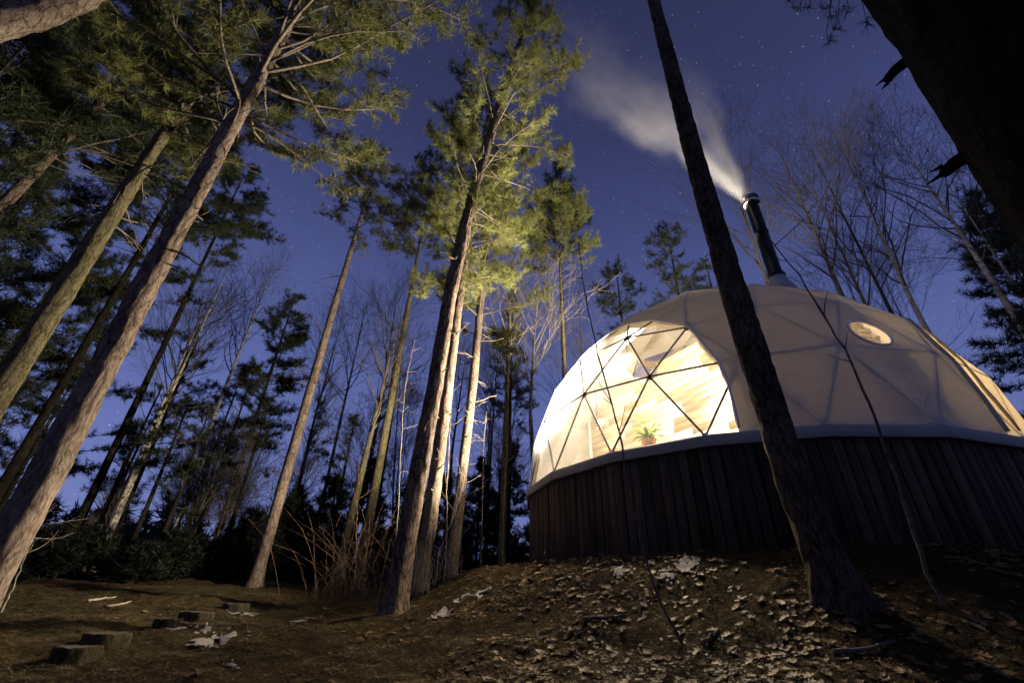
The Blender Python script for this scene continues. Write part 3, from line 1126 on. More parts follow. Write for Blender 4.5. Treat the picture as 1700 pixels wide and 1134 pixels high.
def needle_geo(P, D, S, per, width, g):
    """needle triangles: tufts at P along D with size S"""
    P = np.asarray(P); D = np.asarray(D); S = np.asarray(S)
    n = len(P)
    if n == 0: return np.zeros((0, 3)), np.zeros((0, 3), int)
    P = np.repeat(P, per, 0); D = np.repeat(D, per, 0); S = np.repeat(S, per)
    N = len(P)
    rnd = g.normal(size=(N, 3)); rnd -= D * (rnd * D).sum(1)[:, None]
    rnd /= np.linalg.norm(rnd, axis=1)[:, None] + 1e-9
    fw = g.uniform(.1, 1.1, N)
    d = D * fw[:, None] + rnd; d /= np.linalg.norm(d, axis=1)[:, None]
    d[:, 2] += .12
    base = P - D * (S * g.uniform(0, .8, N))[:, None]
    tip = base + d * (S * g.uniform(.75, 1.1, N))[:, None]
    sd_ = crs(d, g.normal(size=(N, 3))); sd_ /= np.linalg.norm(sd_, axis=1)[:, None] + 1e-9
    w = width * g.uniform(.7, 1.2, N)[:, None] / 2
    V = np.stack([base - sd_ * w, base + sd_ * w, tip], 1).reshape(-1, 3)
    return V, np.arange(3 * N).reshape(-1, 3)


def pine_limbs(g, tp, h0, h1, Lmax, nb, tuft, style='pine', amin=0., amax=2 * pi, bare=0.0, dens=1.0):
    """limbs of a pine: (points, radii, twig list) and tufts"""
    limbs = []
    for k in range(nb):
        t = (k + g.uniform(0, 1)) / nb
        h = h0 + (h1 - h0) * t
        p0 = tp(h)
        az = g.uniform(amin, amax)
        if style == 'spruce':
            L = Lmax * ((1 - t) ** .85 + .05) * g.uniform(.75, 1.1); el = -.18 + .75 * t
        else:
            L = Lmax * (.30 + .70 * math.sin(pi * min(1, t * .80 + .20))) * g.uniform(.55, 1.12); el = .10 + .55 * t + g.uniform(-.18, .2)
        n = 7
        d = np.array([math.cos(az) * math.cos(el), math.sin(az) * math.cos(el), math.sin(el)])
        pts = [p0]; bend = g.normal(0, .16, 3); upc = g.uniform(-.03, .12)
        for i in range(n - 1):
            d = unit_v(d + bend * .35 + np.array([0, 0, upc]) + g.normal(0, .08, 3))
            pts.append(pts[-1] + d * L / (n - 1))
        pts = np.array(pts)
        r0 = .007 + .0065 * L
        rad = np.linspace(r0, .004, n)
        twigs = []; T = []
        m = max(2, int(L / .17 * dens))
        for i in range(m):
            s = g.uniform(.30 if style == 'pine' else .12, 1.0)
            if g.uniform() < bare * (1 - s): continue
            x = s * (n - 1); a = int(min(n - 2, x)); p = pts[a] + (pts[a + 1] - pts[a]) * (x - a)
            dd = unit_v(pts[a + 1] - pts[a])
            sidev = unit_v(np.array([dd[1], -dd[0], 0.])) * (1 if g.uniform() < .5 else -1)
            td = unit_v(dd * g.uniform(.4, 1.0) + sidev * g.uniform(.35, 1) + np.array([0, 0, g.uniform(-.15, .5)]))
            tl = g.uniform(.12, .34) * (L ** .5) * (1.25 - .55 * s)
            mid = p + td * tl * .5 + g.normal(0, .015, 3)
            te = p + td * tl + np.array([0, 0, g.uniform(0, .06)])
            twigs.append(np.array([p, mid, te]))
            T.append((te, unit_v(te - mid), tuft * g.uniform(.75, 1.15)))
            if tl > .22:
                T.append((mid, unit_v(td + g.normal(0, .5, 3)), tuft * g.uniform(.6, .95)))
            for _ in range(int(g.integers(0, 3))):
                e2 = te + unit_v(td + g.normal(0, .8, 3)) * tuft * g.uniform(.6, 1.3)
                T.append((e2, unit_v(e2 - te), tuft * g.uniform(.65, 1)))
        T.append((pts[-1], d, tuft)); T.append((pts[-2], d, tuft))
        limbs.append((pts, rad, twigs, T))
    return limbs


def stub(g, p, az, el, L, r, fork=True):
    """dead broken branch"""
    d = np.array([math.cos(az) * math.cos(el), math.sin(az) * math.cos(el), math.sin(el)])
    pts = [np.array(p)]
    n = 5
    for i in range(n - 1):
        d = unit_v(d + g.normal(0, .14, 3)); pts.append(pts[-1] + d * L / (n - 1))
    mb_ = MB().tube(pts, np.linspace(r, r * .35, n), 5)
    if fork and L > .35:
        for _ in range(int(g.integers(1, 4))):
            k = int(g.integers(1, n - 1)); dd = unit_v(d + g.normal(0, .6, 3)); l2 = L * g.uniform(.2, .5)
            mb_.tube([pts[k], pts[k] + dd * l2 * .5, pts[k] + dd * l2 + g.normal(0, .03, 3)], [r * .45, r * .35, r * .15], 4)
    return mb_


def path_fn(path):
    pts, _ = resample(path, 60)
    return lambda z_: np.array([np.interp(z_, pts[:, 2], pts[:, 0]), np.interp(z_, pts[:, 2], pts[:, 1]), z_])


def near_pine(name, label, px, r, d0, d1, bark, seed, h0=None, h1=None, Lmax=2, nb=30, tuft=.15, per=36, width=.0065, stubs=0, stub_len=.4, stub_range=None,
              base=None, needle='needle', ns=28, nseg=220, rough=.008, bare=.3, group=None, flare=True, dens=1.0, amin=0, amax=2 * pi, ext=0, crown_sep=True):
    g = np.random.default_rng(seed)
    P = [at(u, v, r) for u, v in px]
    if base is None: base = P[0]
    b0 = np.array([P[0][0], P[0][1], gz(P[0][0], P[0][1]) - .25])
    if abs(P[0][2] - b0[2]) > .45: P = [b0] + P
    else: P[0] = b0
    if ext: P.append(P[-1] + unit_v(P[-1] - P[-2]) * ext)
    path = np.array(P)
    t_ = thing(name, (b0[0], b0[1], b0[2] + .25), label, 'tree', group)
    tree_trunk(t_, path, [d0 / 2, d1 / 2], ns, nseg, rough, bark, seed, 'deep')
    tp = path_fn(path)
    topz = path[-1][2]
    if h1 is None: h1 = topz
    if Lmax and nb:
        limbs = pine_limbs(g, tp, h0, h1, Lmax, nb, tuft, bare=bare, dens=dens, amin=amin, amax=amax)
        TP, TD, TS = [], [], []
        tw = MB()
        for pts, rad, twigs, T in limbs:
            if crown_sep:
                mb_ = MB().tube(pts, rad, 6)
                for q in twigs: mb_.tube(q, [.0045, .0035, .002], 4, cap=False)
                mb_.build('branch', M['branch_bark'], t_, True)
            else:
                tw.tube(pts, rad, 5, 1, False)
                for q in twigs: tw.tube(q, [.0055, .0045, .003], 3, 1, False)
            for a, b, c in T: TP.append(a); TD.append(b); TS.append(c)
        V, f = needle_geo(TP, TD, TS, per, width, g)
        tw.add(V, f, 0)
        cr = tw.build('crown', [M[needle], M['branch_bark']], t_)
    zr = stub_range or (path[0][2] + 1.0, h0 or topz)
    for k in range(stubs):
        h = g.uniform(*zr); p = tp(h)
        stub(g, p, g.uniform(0, 2 * pi), g.uniform(-.25, .5), stub_len * g.uniform(.3, 1.3), .006 + .012 * g.uniform(.4, 1)).build('dead_branch', M['branch_bark'], t_, True)
    return t_, tp


# -- the big lit pine on the left
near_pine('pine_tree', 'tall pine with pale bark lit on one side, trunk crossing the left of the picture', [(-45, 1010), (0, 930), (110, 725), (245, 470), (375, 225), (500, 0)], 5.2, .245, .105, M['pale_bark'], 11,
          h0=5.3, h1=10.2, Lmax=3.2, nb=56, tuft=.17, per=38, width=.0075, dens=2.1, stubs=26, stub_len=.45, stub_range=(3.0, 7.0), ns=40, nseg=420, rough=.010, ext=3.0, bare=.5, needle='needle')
# -- the mossy one left of it
near_pine('pine_tree', 'mossy greenish trunk with a forked bare top, left of the pale pine trunk', [(-110, 840), (0, 650), (130, 445), (250, 255), (330, 140), (352, 95)], 7.4, .285, .11, M['mossy_bark'], 12,
          h0=6.6, h1=9.6, Lmax=2.4, nb=40, dens=2.0, tuft=.17, per=26, width=.009, stubs=22, stub_len=.9, stub_range=(4.2, 8.0), ns=32, nseg=300, rough=.008, bare=.45, needle='needle_dark', ext=2)
near_pine('pine_tree', 'slim reddish trunk reaching in from the left edge, foliage at its tip', [(-190, 560), (0, 345), (80, 262)], 10.5, .24, .12, M['pine_bark'], 13,
          h0=7.0, h1=10.5, Lmax=2.4, nb=34, tuft=.2, per=22, width=.012, stubs=6, stub_len=.7, ns=16, nseg=120, needle='needle_dark', ext=2.5, crown_sep=False)
# -- the centre group
b4 = ghit(652, 1016)
R4 = math.hypot(b4[0], b4[1])
near_pine('pine_tree', 'central pine rooted on the leafy slope, dark trunk with one bright edge and lit crown', [(652, 1016), (672, 910), (697, 775), (722, 640), (747, 490), (772, 375), (800, 270), (838, 145), (880, 25), (905, -55)], R4, .041 * R4, .13, M['pine_bark'], 14,
          h0=R4 * .92, h1=R4 * 2.35, Lmax=2.0, nb=70, dens=1.7, tuft=.17, per=42, width=.0085, stubs=34, stub_len=.32, stub_range=(.5, R4 * 1.3), ns=36, nseg=420, rough=.009, ext=1.5, needle='needle_lit', bare=.55)
b5 = ghit(708, 918)
R5 = min(8.2, math.hypot(b5[0], b5[1])) if math.hypot(b5[0], b5[1]) > 6.8 else 7.4
near_pine('pine_tree', 'brightly lit pale trunk standing directly behind the central pine', [(700, 935), (712, 880), (733, 720), (752, 570), (768, 450), (785, 340), (805, 230)], R5, .25, .15, M['pale_bark'], 15,
          h0=R5 * .70, h1=R5 * 1.5, Lmax=1.8, nb=48, dens=1.8, tuft=.17, per=38, width=.0075, stubs=26, stub_len=.38, stub_range=(.8, R5 * .9), ns=28, nseg=300, ext=1, needle='needle_lit', rough=.007)
near_pine('pine_tree', 'slender lit trunk with many short dead twigs, between the central pine and the dome', [(752, 930), (768, 780), (785, 640), (798, 500), (806, 400), (814, 320)], 9.4, .23, .14, M['pale_bark'], 16,
          h0=9.4 * .60, h1=9.4 * 1.25, Lmax=1.9, nb=58, dens=1.7, tuft=.17, per=36, width=.010, stubs=30, stub_len=.55, stub_range=(1.4, 9.4 * .8), ns=20, nseg=200, ext=.6, needle='needle_lit', rough=.006)
# -- the right foreground pine
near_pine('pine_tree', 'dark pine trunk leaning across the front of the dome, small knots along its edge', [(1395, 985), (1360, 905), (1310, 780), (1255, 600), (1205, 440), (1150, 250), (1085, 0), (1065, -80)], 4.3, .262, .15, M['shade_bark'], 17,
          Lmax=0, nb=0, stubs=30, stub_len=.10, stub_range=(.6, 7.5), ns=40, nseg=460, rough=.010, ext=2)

# -- the huge dark trunk in the upper right corner
g = np.random.default_rng(21)
r13, d13 = .40, 1.75
tan13 = math.sqrt(d13 ** 2 - r13 ** 2)


def edge_center(u, v):
    """trunk centre whose left outline passes through the pixel"""
    p = at(u, v, tan13); az_ = math.atan2(p[0], p[1]) + math.asin(r13 / d13)
    return np.array([d13 * math.sin(az_), d13 * math.cos(az_), p[2]])


c1, c2 = edge_center(1442, 0), edge_center(1700, 422)
sl = (c1 - c2) / (c1[2] - c2[2])
z0 = gz(*(c2 - sl * c2[2])[:2])
bpath = np.array([c2 + sl * (z_ - c2[2]) for z_ in (z0 - .05, 1.2, 2.5, 4.0, 9.0)])
bx, by = bpath[0][:2]
big = thing('pine_tree', (bx, by, z0), 'massive dark mossy trunk filling the upper right corner, two broken stubs', 'tree')
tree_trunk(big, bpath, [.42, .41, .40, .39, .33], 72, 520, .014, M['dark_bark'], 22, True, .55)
for (u, v, L, rr) in ((1500, 108, .065, .019), (1600, 266, .06, .021)):
    p = at(u, v, tan13)
    az_ = math.atan2(p[0], p[1])
    out = unit_v(np.array([-math.cos(az_), math.sin(az_), -.12]))
    mb_ = MB(); q = [p - out * .12, p + out * L * .35 + [0, 0, .01], p + out * L * .8, p + out * L + [0, 0, -.004]]
    mb_.tube(q, [rr * 1.4, rr, rr * .85, rr * .55], 9)
    for j_ in range(3):
        o2 = g.normal(0, rr * .4, 3)
        mb_.tube([p + out * L * .8 + o2, p + out * (L + .012 + .01 * j_) + o2 * 1.2], [rr * .4, rr * .08], 5)
    mb_.build('broken_stub', M['dark_bark'], big, True)
# hanging sprigs of its crown at the top of the picture
TP, TD, TS = [], [], []
mbs = MB()
for (u, v, r) in ((1380, 30, 4.6), (1395, 45, 4.6), (1375, 72, 4.6), (1330, 8, 4.8), (1345, 12, 4.8), (1410, 20, 4.5), (1320, -5, 4.8), (1365, 15, 4.7), (1440, 42, 4.3)):
    p = at(u, v, r); TP.append(p); TD.append(unit_v(g.normal(0, 1, 3) + [0, 0, -1])); TS.append(.15)
    mbs.tube([p, p + [.05, -.02, .25], at(1400, -120, 4.5)], [.003, .005, .008], 4, 1, False)
mbs.tube([at(1400, -120, 4.5), at(1480, -260, 3.2), bpath[-1] - [0, 0, 1.5]], [.008, .03, .05], 6, 1, False)
V, f = needle_geo(TP, TD, TS, 44, .006, g); mbs.add(V, f, 0)
mbs.build('crown', [M['needle_dark'], M['branch_bark']], big)

# -- limb reaching in at the top left corner, from a tree outside the picture
lb = np.array([-4.3, -.5, 0])
left_tree = thing('broadleaf_tree', (lb[0], lb[1], gz(lb[0], lb[1])), 'thick bare limb crossing the top left corner, from a tree beyond the edge', 'tree')
q0 = np.array([lb[0], lb[1], gz(lb[0], lb[1]) - .05])
tip = at(140, -10, 5.2)
tree_trunk(left_tree, np.array([q0, q0 + [0, 0, 2.5], q0 + [.1, .1, 5.0]]), [.2, .15], 24, 120, .008, M['pine_bark'], 31)
a0 = at(-40, 45, 4.9)
pts, RR = rough_trunk(np.array([q0 + [.08, .08, 4.2], a0 * .6 + (q0 + [.08, .08, 4.2]) * .4 + [0, 0, .25], a0, at(60, 22, 5.05), tip, at(260, -90, 5.4)]), [.15, .135, .125, .12, .09], 24, 160, .010, 5)
v, f = tube_geo(pts, RR, 24); MB().add(v, f).build('limb', M['pine_bark'], left_tree, True)

# -- generic trees of the middle distance


def far_pine(name, label, u, v, r, clen, rad, seed, needle='needle_dark', style='pine', tuft=.19, per=20, width=.014, nb=30, d=.2, group=None, dens=1.0, bark='dark_bark', lean=(0, 0), bare=.2, cat='tree', stubs=0):
    g_ = np.random.default_rng(seed)
    top = at(u, v, r)
    bx_, by_ = top[0] - lean[0], top[1] - lean[1]
    zb_ = gz(bx_, by_)
    t_ = thing(name, (bx_, by_, zb_), label, cat, group)
    H = top[2] - zb_
    mid = np.array([bx_ + lean[0] * .4 + g_.normal(0, .06), by_ + lean[1] * .4, zb_ + H * .5])
    path = np.array([[bx_, by_, zb_ - .05], mid, top])
    tree_trunk(t_, path, [d / 2, d * .36, .015], 10, 60, .006, M[bark], seed)
    tp = path_fn(path)
    h0 = max(zb_ + .15, top[2] - clen)
    limbs = pine_limbs(g_, tp, h0, top[2] - .1, rad, nb, tuft, style, bare=bare, dens=dens)
    mb_ = MB(); TP, TD, TS = [], [], []
    for pts, rd, twigs, T in limbs:
        mb_.tube(pts, rd, 4, 1, False)
        for q_ in twigs: mb_.tube(q_, [.006, .005, .003], 3, 1, False)
        for a, b, c in T: TP.append(a); TD.append(b); TS.append(c)
    TP.append(top); TD.append(np.array([0, 0, 1.])); TS.append(tuft)
    V, f = needle_geo(TP, TD, TS, per, width, g_)
    mb_.add(V, f, 0)
    mb_.build('crown', [M[needle], M['twig']], t_)
    for k in range(stubs):
        h = g_.uniform(zb_ + H * .3, h0); stub(g_, tp(h), g_.uniform(0, 2 * pi), g_.uniform(-.1, .5), g_.uniform(.2, .8), .012).build('dead_branch', M['branch_bark'], t_, True)
    return t_


LEFT = 'dark pines of the left background'
for i, (u, v, r, cl, rd, nb, lab) in enumerate([
    (40, 75, 10, 4.5, 1.9, 34, 'dark pine crown filling the upper left corner below the bare limb'),
    (150, 20, 12, 5.5, 2.2, 40, 'tall dark pine whose crown rises beside the upper left limb'),
    (255, 60, 14, 6.0, 2.3, 42, 'tall dark pine crown behind the forked mossy trunk'),
    (345, 215, 14, 5.5, 2.1, 40, 'dark pine with drooping boughs against the sky beside the pale trunk'),
    (405, 290, 15.5, 4.0, 1.7, 30, 'dark pine whose boughs end in open blue sky right of the pale trunk'),
    (70, 300, 13, 5.0, 2.0, 34, 'dark pine behind the slim reddish trunk at the left edge'),
    (150, 380, 15, 5.0, 1.8, 30, 'dark pine seen between the two leaning left trunks, upper one'),
    (275, 420, 16, 5.0, 1.9, 34, 'dark pine partly hidden behind the pale left trunk at mid height'),
    (25, 520, 14, 4.5, 1.7, 28, 'dark pine at the left edge below the mossy trunk'),
    (165, 610, 18, 5.0, 1.8, 28, 'dark pine low between the mossy trunk and the pale trunk'),
    (330, 560, 18, 5.5, 1.8, 30, 'dark pine right of the pale trunk, below the bare birches'),
    (395, 640, 20, 5.0, 1.6, 26, 'small dark pine under the bare birches left of centre'),
    (250, 700, 21, 4.5, 1.7, 24, 'far dark pine low behind the foot of the pale trunk'),
    (80, 730, 17, 3.6, 1.6, 22, 'far dark pine low at the left edge above the junipers'),
]):
    far_pine('pine_tree', lab, u, v, r, cl, rd * (1.12 if i < 7 else .92), 100 + i, nb=int(nb * (1.45 if i < 7 else .8)), group=LEFT, tuft=.2, per=20, width=.015, d=.2, dens=2.0 if i < 7 else 1.5, bare=.1, needle='needle_dark' if i < 7 else 'needle_unlit')

far_pine('pine_tree', 'dense narrow dark pine standing alone against the sky left of centre', 490, 492, 18, 6.5, 1.35, 130, nb=64, tuft=.22, per=22, width=.018, dens=1.6, bare=0)
far_pine('pine_tree', 'lit open crowned pine with a long pale trunk left of the central group', 628, 262, 12, 3.6, 1.6, 131, needle='needle', nb=48, tuft=.17, per=26, width=.011, d=.27, bark='pale_bark', lean=(.25, 0), dens=1.4, stubs=14)
far_pine('pine_tree', 'mossy trunked pine with green crown between the open pine and central trunk', 712, 320, 12.5, 3.2, 1.35, 132, needle='needle', nb=50, tuft=.16, per=26, width=.011, d=.25, bark='mossy_bark', lean=(.15, 0), dens=1.3, stubs=12)
far_pine('pine_tree', 'dark pine top just left of the bright central crown', 722, 262, 16, 4.2, 1.5, 133, nb=36, dens=1.3)
far_pine('pine_tree', 'dark feathery pine right behind the bright central crown', 922, 268, 15, 5.2, 1.55, 134, needle='needle_dark', style='spruce', nb=60, dens=1.3, per=22)
far_pine('pine_tree', 'pale bright green pine with upswept boughs left of the dome', 925, 330, 12.2, 3.4, 1.7, 135, needle='needle_lit', nb=76, tuft=.17, per=30, width=.010, d=.18, bark='mossy_bark', dens=1.3, stubs=16)
far_pine('spruce_tree', 'dark spruce with drooping tiers between the lit trunks and the dome', 852, 470, 16.5, 6.5, 1.15, 136, needle='spruce', style='spruce', nb=70, dens=1.4, bare=0)
far_pine('pine_tree', 'dark pine top rising behind the left shoulder of the dome', 1022, 436, 18, 5.5, 1.35, 137, nb=46, dens=1.5, bare=0)
far_pine('pine_tree', 'dark pine behind the dome, left of the dark leaning trunk', 1107, 380, 16.5, 5, 1.5, 138, nb=40, dens=1.3)
far_pine('pine_tree', 'shorter dark pine peeping over the dome beside the leaning trunk', 1172, 436, 17, 4, 1.3, 139, nb=34, dens=1.3)
far_pine('spruce_tree', 'broad dark spruce behind the right side of the dome', 1610, 318, 16, 7.5, 2.3, 140, needle='spruce', style='spruce', nb=90, dens=1.5, bare=0, tuft=.24, width=.02)
far_pine('spruce_tree', 'dark spruce at the right edge beside the massive trunk', 1700, 330, 14.5, 7, 2.0, 141, needle='spruce', style='spruce', nb=80, dens=1.5, bare=0, tuft=.24, width=.02)

# -- bare broadleaf trees


def bare_tree(name, label, u, v, r, seed, spread=.26, crown=.46, d=.16, mat='twig', trunk_mat=None, group=None, stems=1, lean=(0, 0), dense=1.0, cat='tree', tw=.005):
    g_ = np.random.default_rng(seed)
    top = at(u, v, r)
    bx_, by_ = top[0] - lean[0], top[1] - lean[1]
    zb_ = gz(bx_, by_)
    H = top[2] - zb_
    t_ = thing(name, (bx_, by_, zb_), label, cat, group)
    crown_mb = MB()
    cnt = [0]

    def grow(p, dirv, L, rad, lev):
        n = 4
        pts = [p]; dd = dirv
        for i in range(n - 1):
            dd = unit_v(dd + g_.normal(0, .09 + .03 * lev, 3) + np.array([0, 0, .06]))
            pts.append(pts[-1] + dd * L / (n - 1))
        r1 = max(tw * .6, rad * .55)
        crown_mb.tube(pts, np.linspace(rad, r1, n), 3 if rad < .012 else 5, 0, False)
        if lev >= 4 or L < .16: return
        m = int(round((3.4 if lev < 3 else 2.4) * dense + g_.uniform(-.5, .5)))
        for k in range(max(1, m)):
            s = g_.uniform(.35, 1.0) if k else 1.0
            x = s * (n - 1); a = int(min(n - 2, x)); q_ = pts[a] + (pts[a + 1] - pts[a]) * (x - a)
            rv = g_.normal(size=3); rv -= dd * (rv @ dd); rv = unit_v(rv)
            ang_ = g_.uniform(.3, .75) if k else g_.uniform(.05, .3)
            grow(q_, unit_v(dd * math.cos(ang_) + rv * math.sin(ang_)), L * g_.uniform(.55, .82), max(tw * .6, r1 * (.62 if k else .85)), lev + 1)
    for s_ in range(stems):
        off = np.array([g_.normal(0, .12), g_.normal(0, .12), 0]) * (stems > 1)
        tl = np.array([g_.normal(0, .22), g_.normal(0, .22), 0]) * (stems > 1)
        h = H * (1 if s_ == 0 else g_.uniform(.75, .98))
        p0 = np.array([bx_, by_, zb_ - .05]) + off
        tp_ = np.array([top[0], top[1], zb_ + h]) + tl
        mid = (p0 + tp_) / 2 + np.array([g_.normal(0, .10), g_.normal(0, .10), 0])
        path = np.array([p0, mid, tp_])
        dd_ = d * (1 if s_ == 0 else .75)
        tree_trunk(t_, path, [dd_ / 2, dd_ * .33, tw], 9, 50, .004, M[trunk_mat or mat], seed + s_)
        tp = path_fn(path)
        nb = int(20 * dense)
        for k in range(nb):
            f_h = (1 - crown) + crown * (k + g_.uniform(0, 1)) / nb * .93
            az = g_.uniform(0, 2 * pi); el = g_.uniform(.72, 1.18)
            L = H * spread * (1.08 - f_h) / (crown) * g_.uniform(.6, 1.1)
            L = min(max(.3, L), H * .15)
            grow(tp(zb_ + h * f_h), np.array([math.cos(az) * math.cos(el), math.sin(az) * math.cos(el), math.sin(el)]), L, max(tw, dd_ * .30 * (1.05 - f_h)), 1)
    crown_mb.build('crown', M[mat], t_)
    return t_


for i, (nm, u, v, r, kw, lab) in enumerate([
    ('birch_tree', 378, 452, 16, dict(trunk_mat='birch', stems=2), 'bare twin stemmed birch against the sky left of centre'),
    ('birch_tree', 447, 462, 17, dict(trunk_mat='birch'), 'bare birch with fine upright twigs beside the narrow dark pine'),
    ('broadleaf_tree', 352, 480, 18, {}, 'bare dark twigged tree behind the left birches'),
    ('broadleaf_tree', 655, 560, 12.5, dict(trunk_mat='mossy_bark', d=.22, lean=(.35, 0)), 'bare mossy tree with a leaning trunk left of the central pine'),
    ('broadleaf_tree', 570, 520, 18, {}, 'bare thin tree just right of the long pale pine trunk'),
    ('broadleaf_tree', 610, 500, 20, {}, 'bare far tree behind the leaning mossy trunk'),
    ('broadleaf_tree', 668, 480, 17, dict(stems=2), 'bare twin stemmed tree between the two mossy trunks'),
    ('broadleaf_tree', 545, 640, 16, dict(d=.1), 'bare low tree beside the foot of the long pale pine'),
    ('broadleaf_tree', 848, 452, 11.8, dict(trunk_mat='mossy_bark', d=.2, mat='pale_twig'), 'bare mossy stemmed tree in front of the drooping spruce'),
    ('broadleaf_tree', 893, 470, 12.0, dict(trunk_mat='pale_bark', mat='pale_twig', d=.15), 'bare pale stem close beside the bright upswept pine'),
    ('broadleaf_tree', 960, 478, 17, {}, 'bare tree in the gap left of the dome'),
    ('broadleaf_tree', 938, 560, 15, dict(d=.1), 'bare low tree touching the left edge of the dome'),
    ('broadleaf_tree', 820, 560, 19, dict(stems=2), 'bare far tree between the lit slender trunk and the spruce'),
    ('broadleaf_tree', 775, 580, 18, {}, 'bare far tree right behind the slender lit trunk'),
    ('broadleaf_tree', 1288, 218, 15.2, dict(stems=2, d=.2, mat='twig', trunk_mat='branch_bark'), 'bare twin stemmed tree rising just right of the flue'),
    ('broadleaf_tree', 1190, 225, 16.5, dict(d=.2, trunk_mat='branch_bark'), 'bare tree half veiled by smoke left of the flue'),
    ('broadleaf_tree', 1345, 245, 17, {}, 'bare tree second to the right of the flue'),
    ('broadleaf_tree', 1372, 400, 18, dict(stems=2, d=.1), 'low bare tree over the top of the dome'),
    ('broadleaf_tree', 1450, 430, 19, dict(d=.1), 'low bare tree above the round window'),
    ('birch_tree', 1395, 240, 15.6, dict(trunk_mat='birch', d=.19, mat='twig'), 'lit birch leaning up behind the round window'),
    ('birch_tree', 1470, 200, 15.0, dict(trunk_mat='birch', d=.19, mat='twig', dense=1.1), 'lit birch with the tallest bare crown near the massive trunk'),
    ('birch_tree', 1570, 300, 15.2, dict(trunk_mat='birch', d=.14, mat='twig'), 'slender birch beside the broad dark spruce'),
    ('broadleaf_tree', 1640, 250, 17, dict(d=.14, trunk_mat='birch'), 'bare tree touching the underside of the massive trunk'),
]):
    bare_tree(nm, lab, u, v, r, 300 + i, group='bare winter trees around the dome', **kw)

# thin dark stems low on the left: young pines leaning together
for i, (u, v, r, lab) in enumerate([
    (118, 640, 15, 'thin dark stem low on the left, nearest the pale trunk'), (270, 640, 15, 'thin dark stem just right of the pale trunk foot'),
    (318, 660, 14, 'thin dark stem leaning right in the gap above the junipers'), (345, 690, 13.5, 'thinner twin of the dark stem in the gap above the junipers'),
    (420, 620, 16, 'thin dark stem under the bare birches'), (450, 660, 15, 'thin dark stem below the narrow dark pine'),
    (530, 660, 17, 'thin dark stem beside the narrow dark pine'), (590, 690, 15, 'thin dark stem in the dark thicket right of the long pale pine'),
]):
    far_pine('young_pine', lab, u, v, r, 2.4, .9, 400 + i, nb=12, d=.12, tuft=.18, per=18, width=.015, dens=1.5, needle='needle_unlit', group='young dark pines of the thicket')

for i, (u, v, r, lab) in enumerate([
    (352, 700, 17, 'thin bare thicket stem in the narrow sky gap, first from the pale trunk'), (372, 720, 16, 'thin bare thicket stem in the narrow sky gap, second from the pale trunk'),
    (392, 690, 17.5, 'thin bare thicket stem in the narrow sky gap, third from the pale trunk'), (412, 730, 16.5, 'thin bare thicket stem in the narrow sky gap, fourth from the pale trunk'),
    (436, 700, 18, 'thin bare thicket stem just left of the long pale pine'), (205, 790, 16, 'low bare thicket tree in the wide sky gap on the left'),
    (515, 720, 16, 'low bare thicket tree right of the narrow dark pine'), (620, 660, 16, 'low bare thicket tree left of the central trunk'),
    (690, 640, 15.5, 'low bare thicket tree just behind the central trunk'), (835, 640, 15, 'low bare thicket tree beside the drooping spruce')]):
    bare_tree('thicket_tree', lab, u, v, r, 700 + i, d=.08, stems=3, crown=.8, spread=.35, group='bare thicket below the pines', tw=.006)

# -- dark evergreen shrubs along the back of the clearing
for i, (u, v, r, w, lab) in enumerate([
    (25, 880, 10.5, .9, 'dark juniper at the left edge of the clearing'), (85, 865, 12, 1.0, 'dark juniper behind the foot of the pale pine'),
    (150, 862, 13, 1.0, 'rounded dark juniper right of the pale pine foot'), (232, 890, 12, .9, 'low dark juniper under the sky gap on the left'),
    (300, 858, 13, 1.0, 'pointed dark juniper right of the sky gap'), (365, 905, 13.5, .8, 'small dark juniper beside the narrow gap of sky'),
    (425, 850, 14, 1.1, 'dark evergreen at the foot of the long pale pine, left side'), (500, 810, 15, 1.2, 'tall dark evergreen right of the long pale pine foot'),
    (560, 790, 14.5, 1.2, 'dark evergreen behind the dry brush'), (625, 760, 15.5, 1.3, 'dark evergreen left of the central trunk'),
    (690, 790, 14, 1.2, 'dark evergreen hidden behind the central trunk'), (745, 790, 15, 1.2, 'dark evergreen between the lit trunks'),
    (800, 760, 14, 1.2, 'dark evergreen right of the slender lit trunk'), (850, 735, 15, 1.3, 'dark evergreen at the left corner of the dome wall'),
    (905, 745, 16, 1.2, 'dark evergreen showing past the dome window edge'),
]):
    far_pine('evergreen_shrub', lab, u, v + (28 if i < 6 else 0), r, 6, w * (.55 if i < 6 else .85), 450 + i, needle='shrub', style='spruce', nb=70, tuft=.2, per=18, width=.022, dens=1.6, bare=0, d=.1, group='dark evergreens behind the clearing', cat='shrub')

# -- far wood closing the horizon
g = np.random.default_rng(77)
mb = MB()
for k in range(420):
    a = g.uniform(-1.25, 1.25); r = g.uniform(26, 42)
    x, y = r * math.sin(a), r * math.cos(a); zb_ = gz(x, y); h = g.uniform(1.6, 3.4)
    n = 90
    hh = g.uniform(0, 1, n); aa = g.uniform(0, 2 * pi, n); rr_ = (1 - hh * .8) * g.uniform(.2, 1.3, n)
    P = np.stack([x + rr_ * np.cos(aa), y + rr_ * np.sin(aa), zb_ + hh * h], 1)
    D = np.stack([np.cos(aa), np.sin(aa), np.full(n, .5)], 1); D /= np.linalg.norm(D, axis=1)[:, None]
    V, f = needle_geo(P, D, np.full(n, .5), 5, .10, g)
    mb.add(V, f)
tag(mb.build('far_undergrowth', M['spruce']), 'far dark undergrowth of the wood along the horizon', 'undergrowth', kind='stuff')


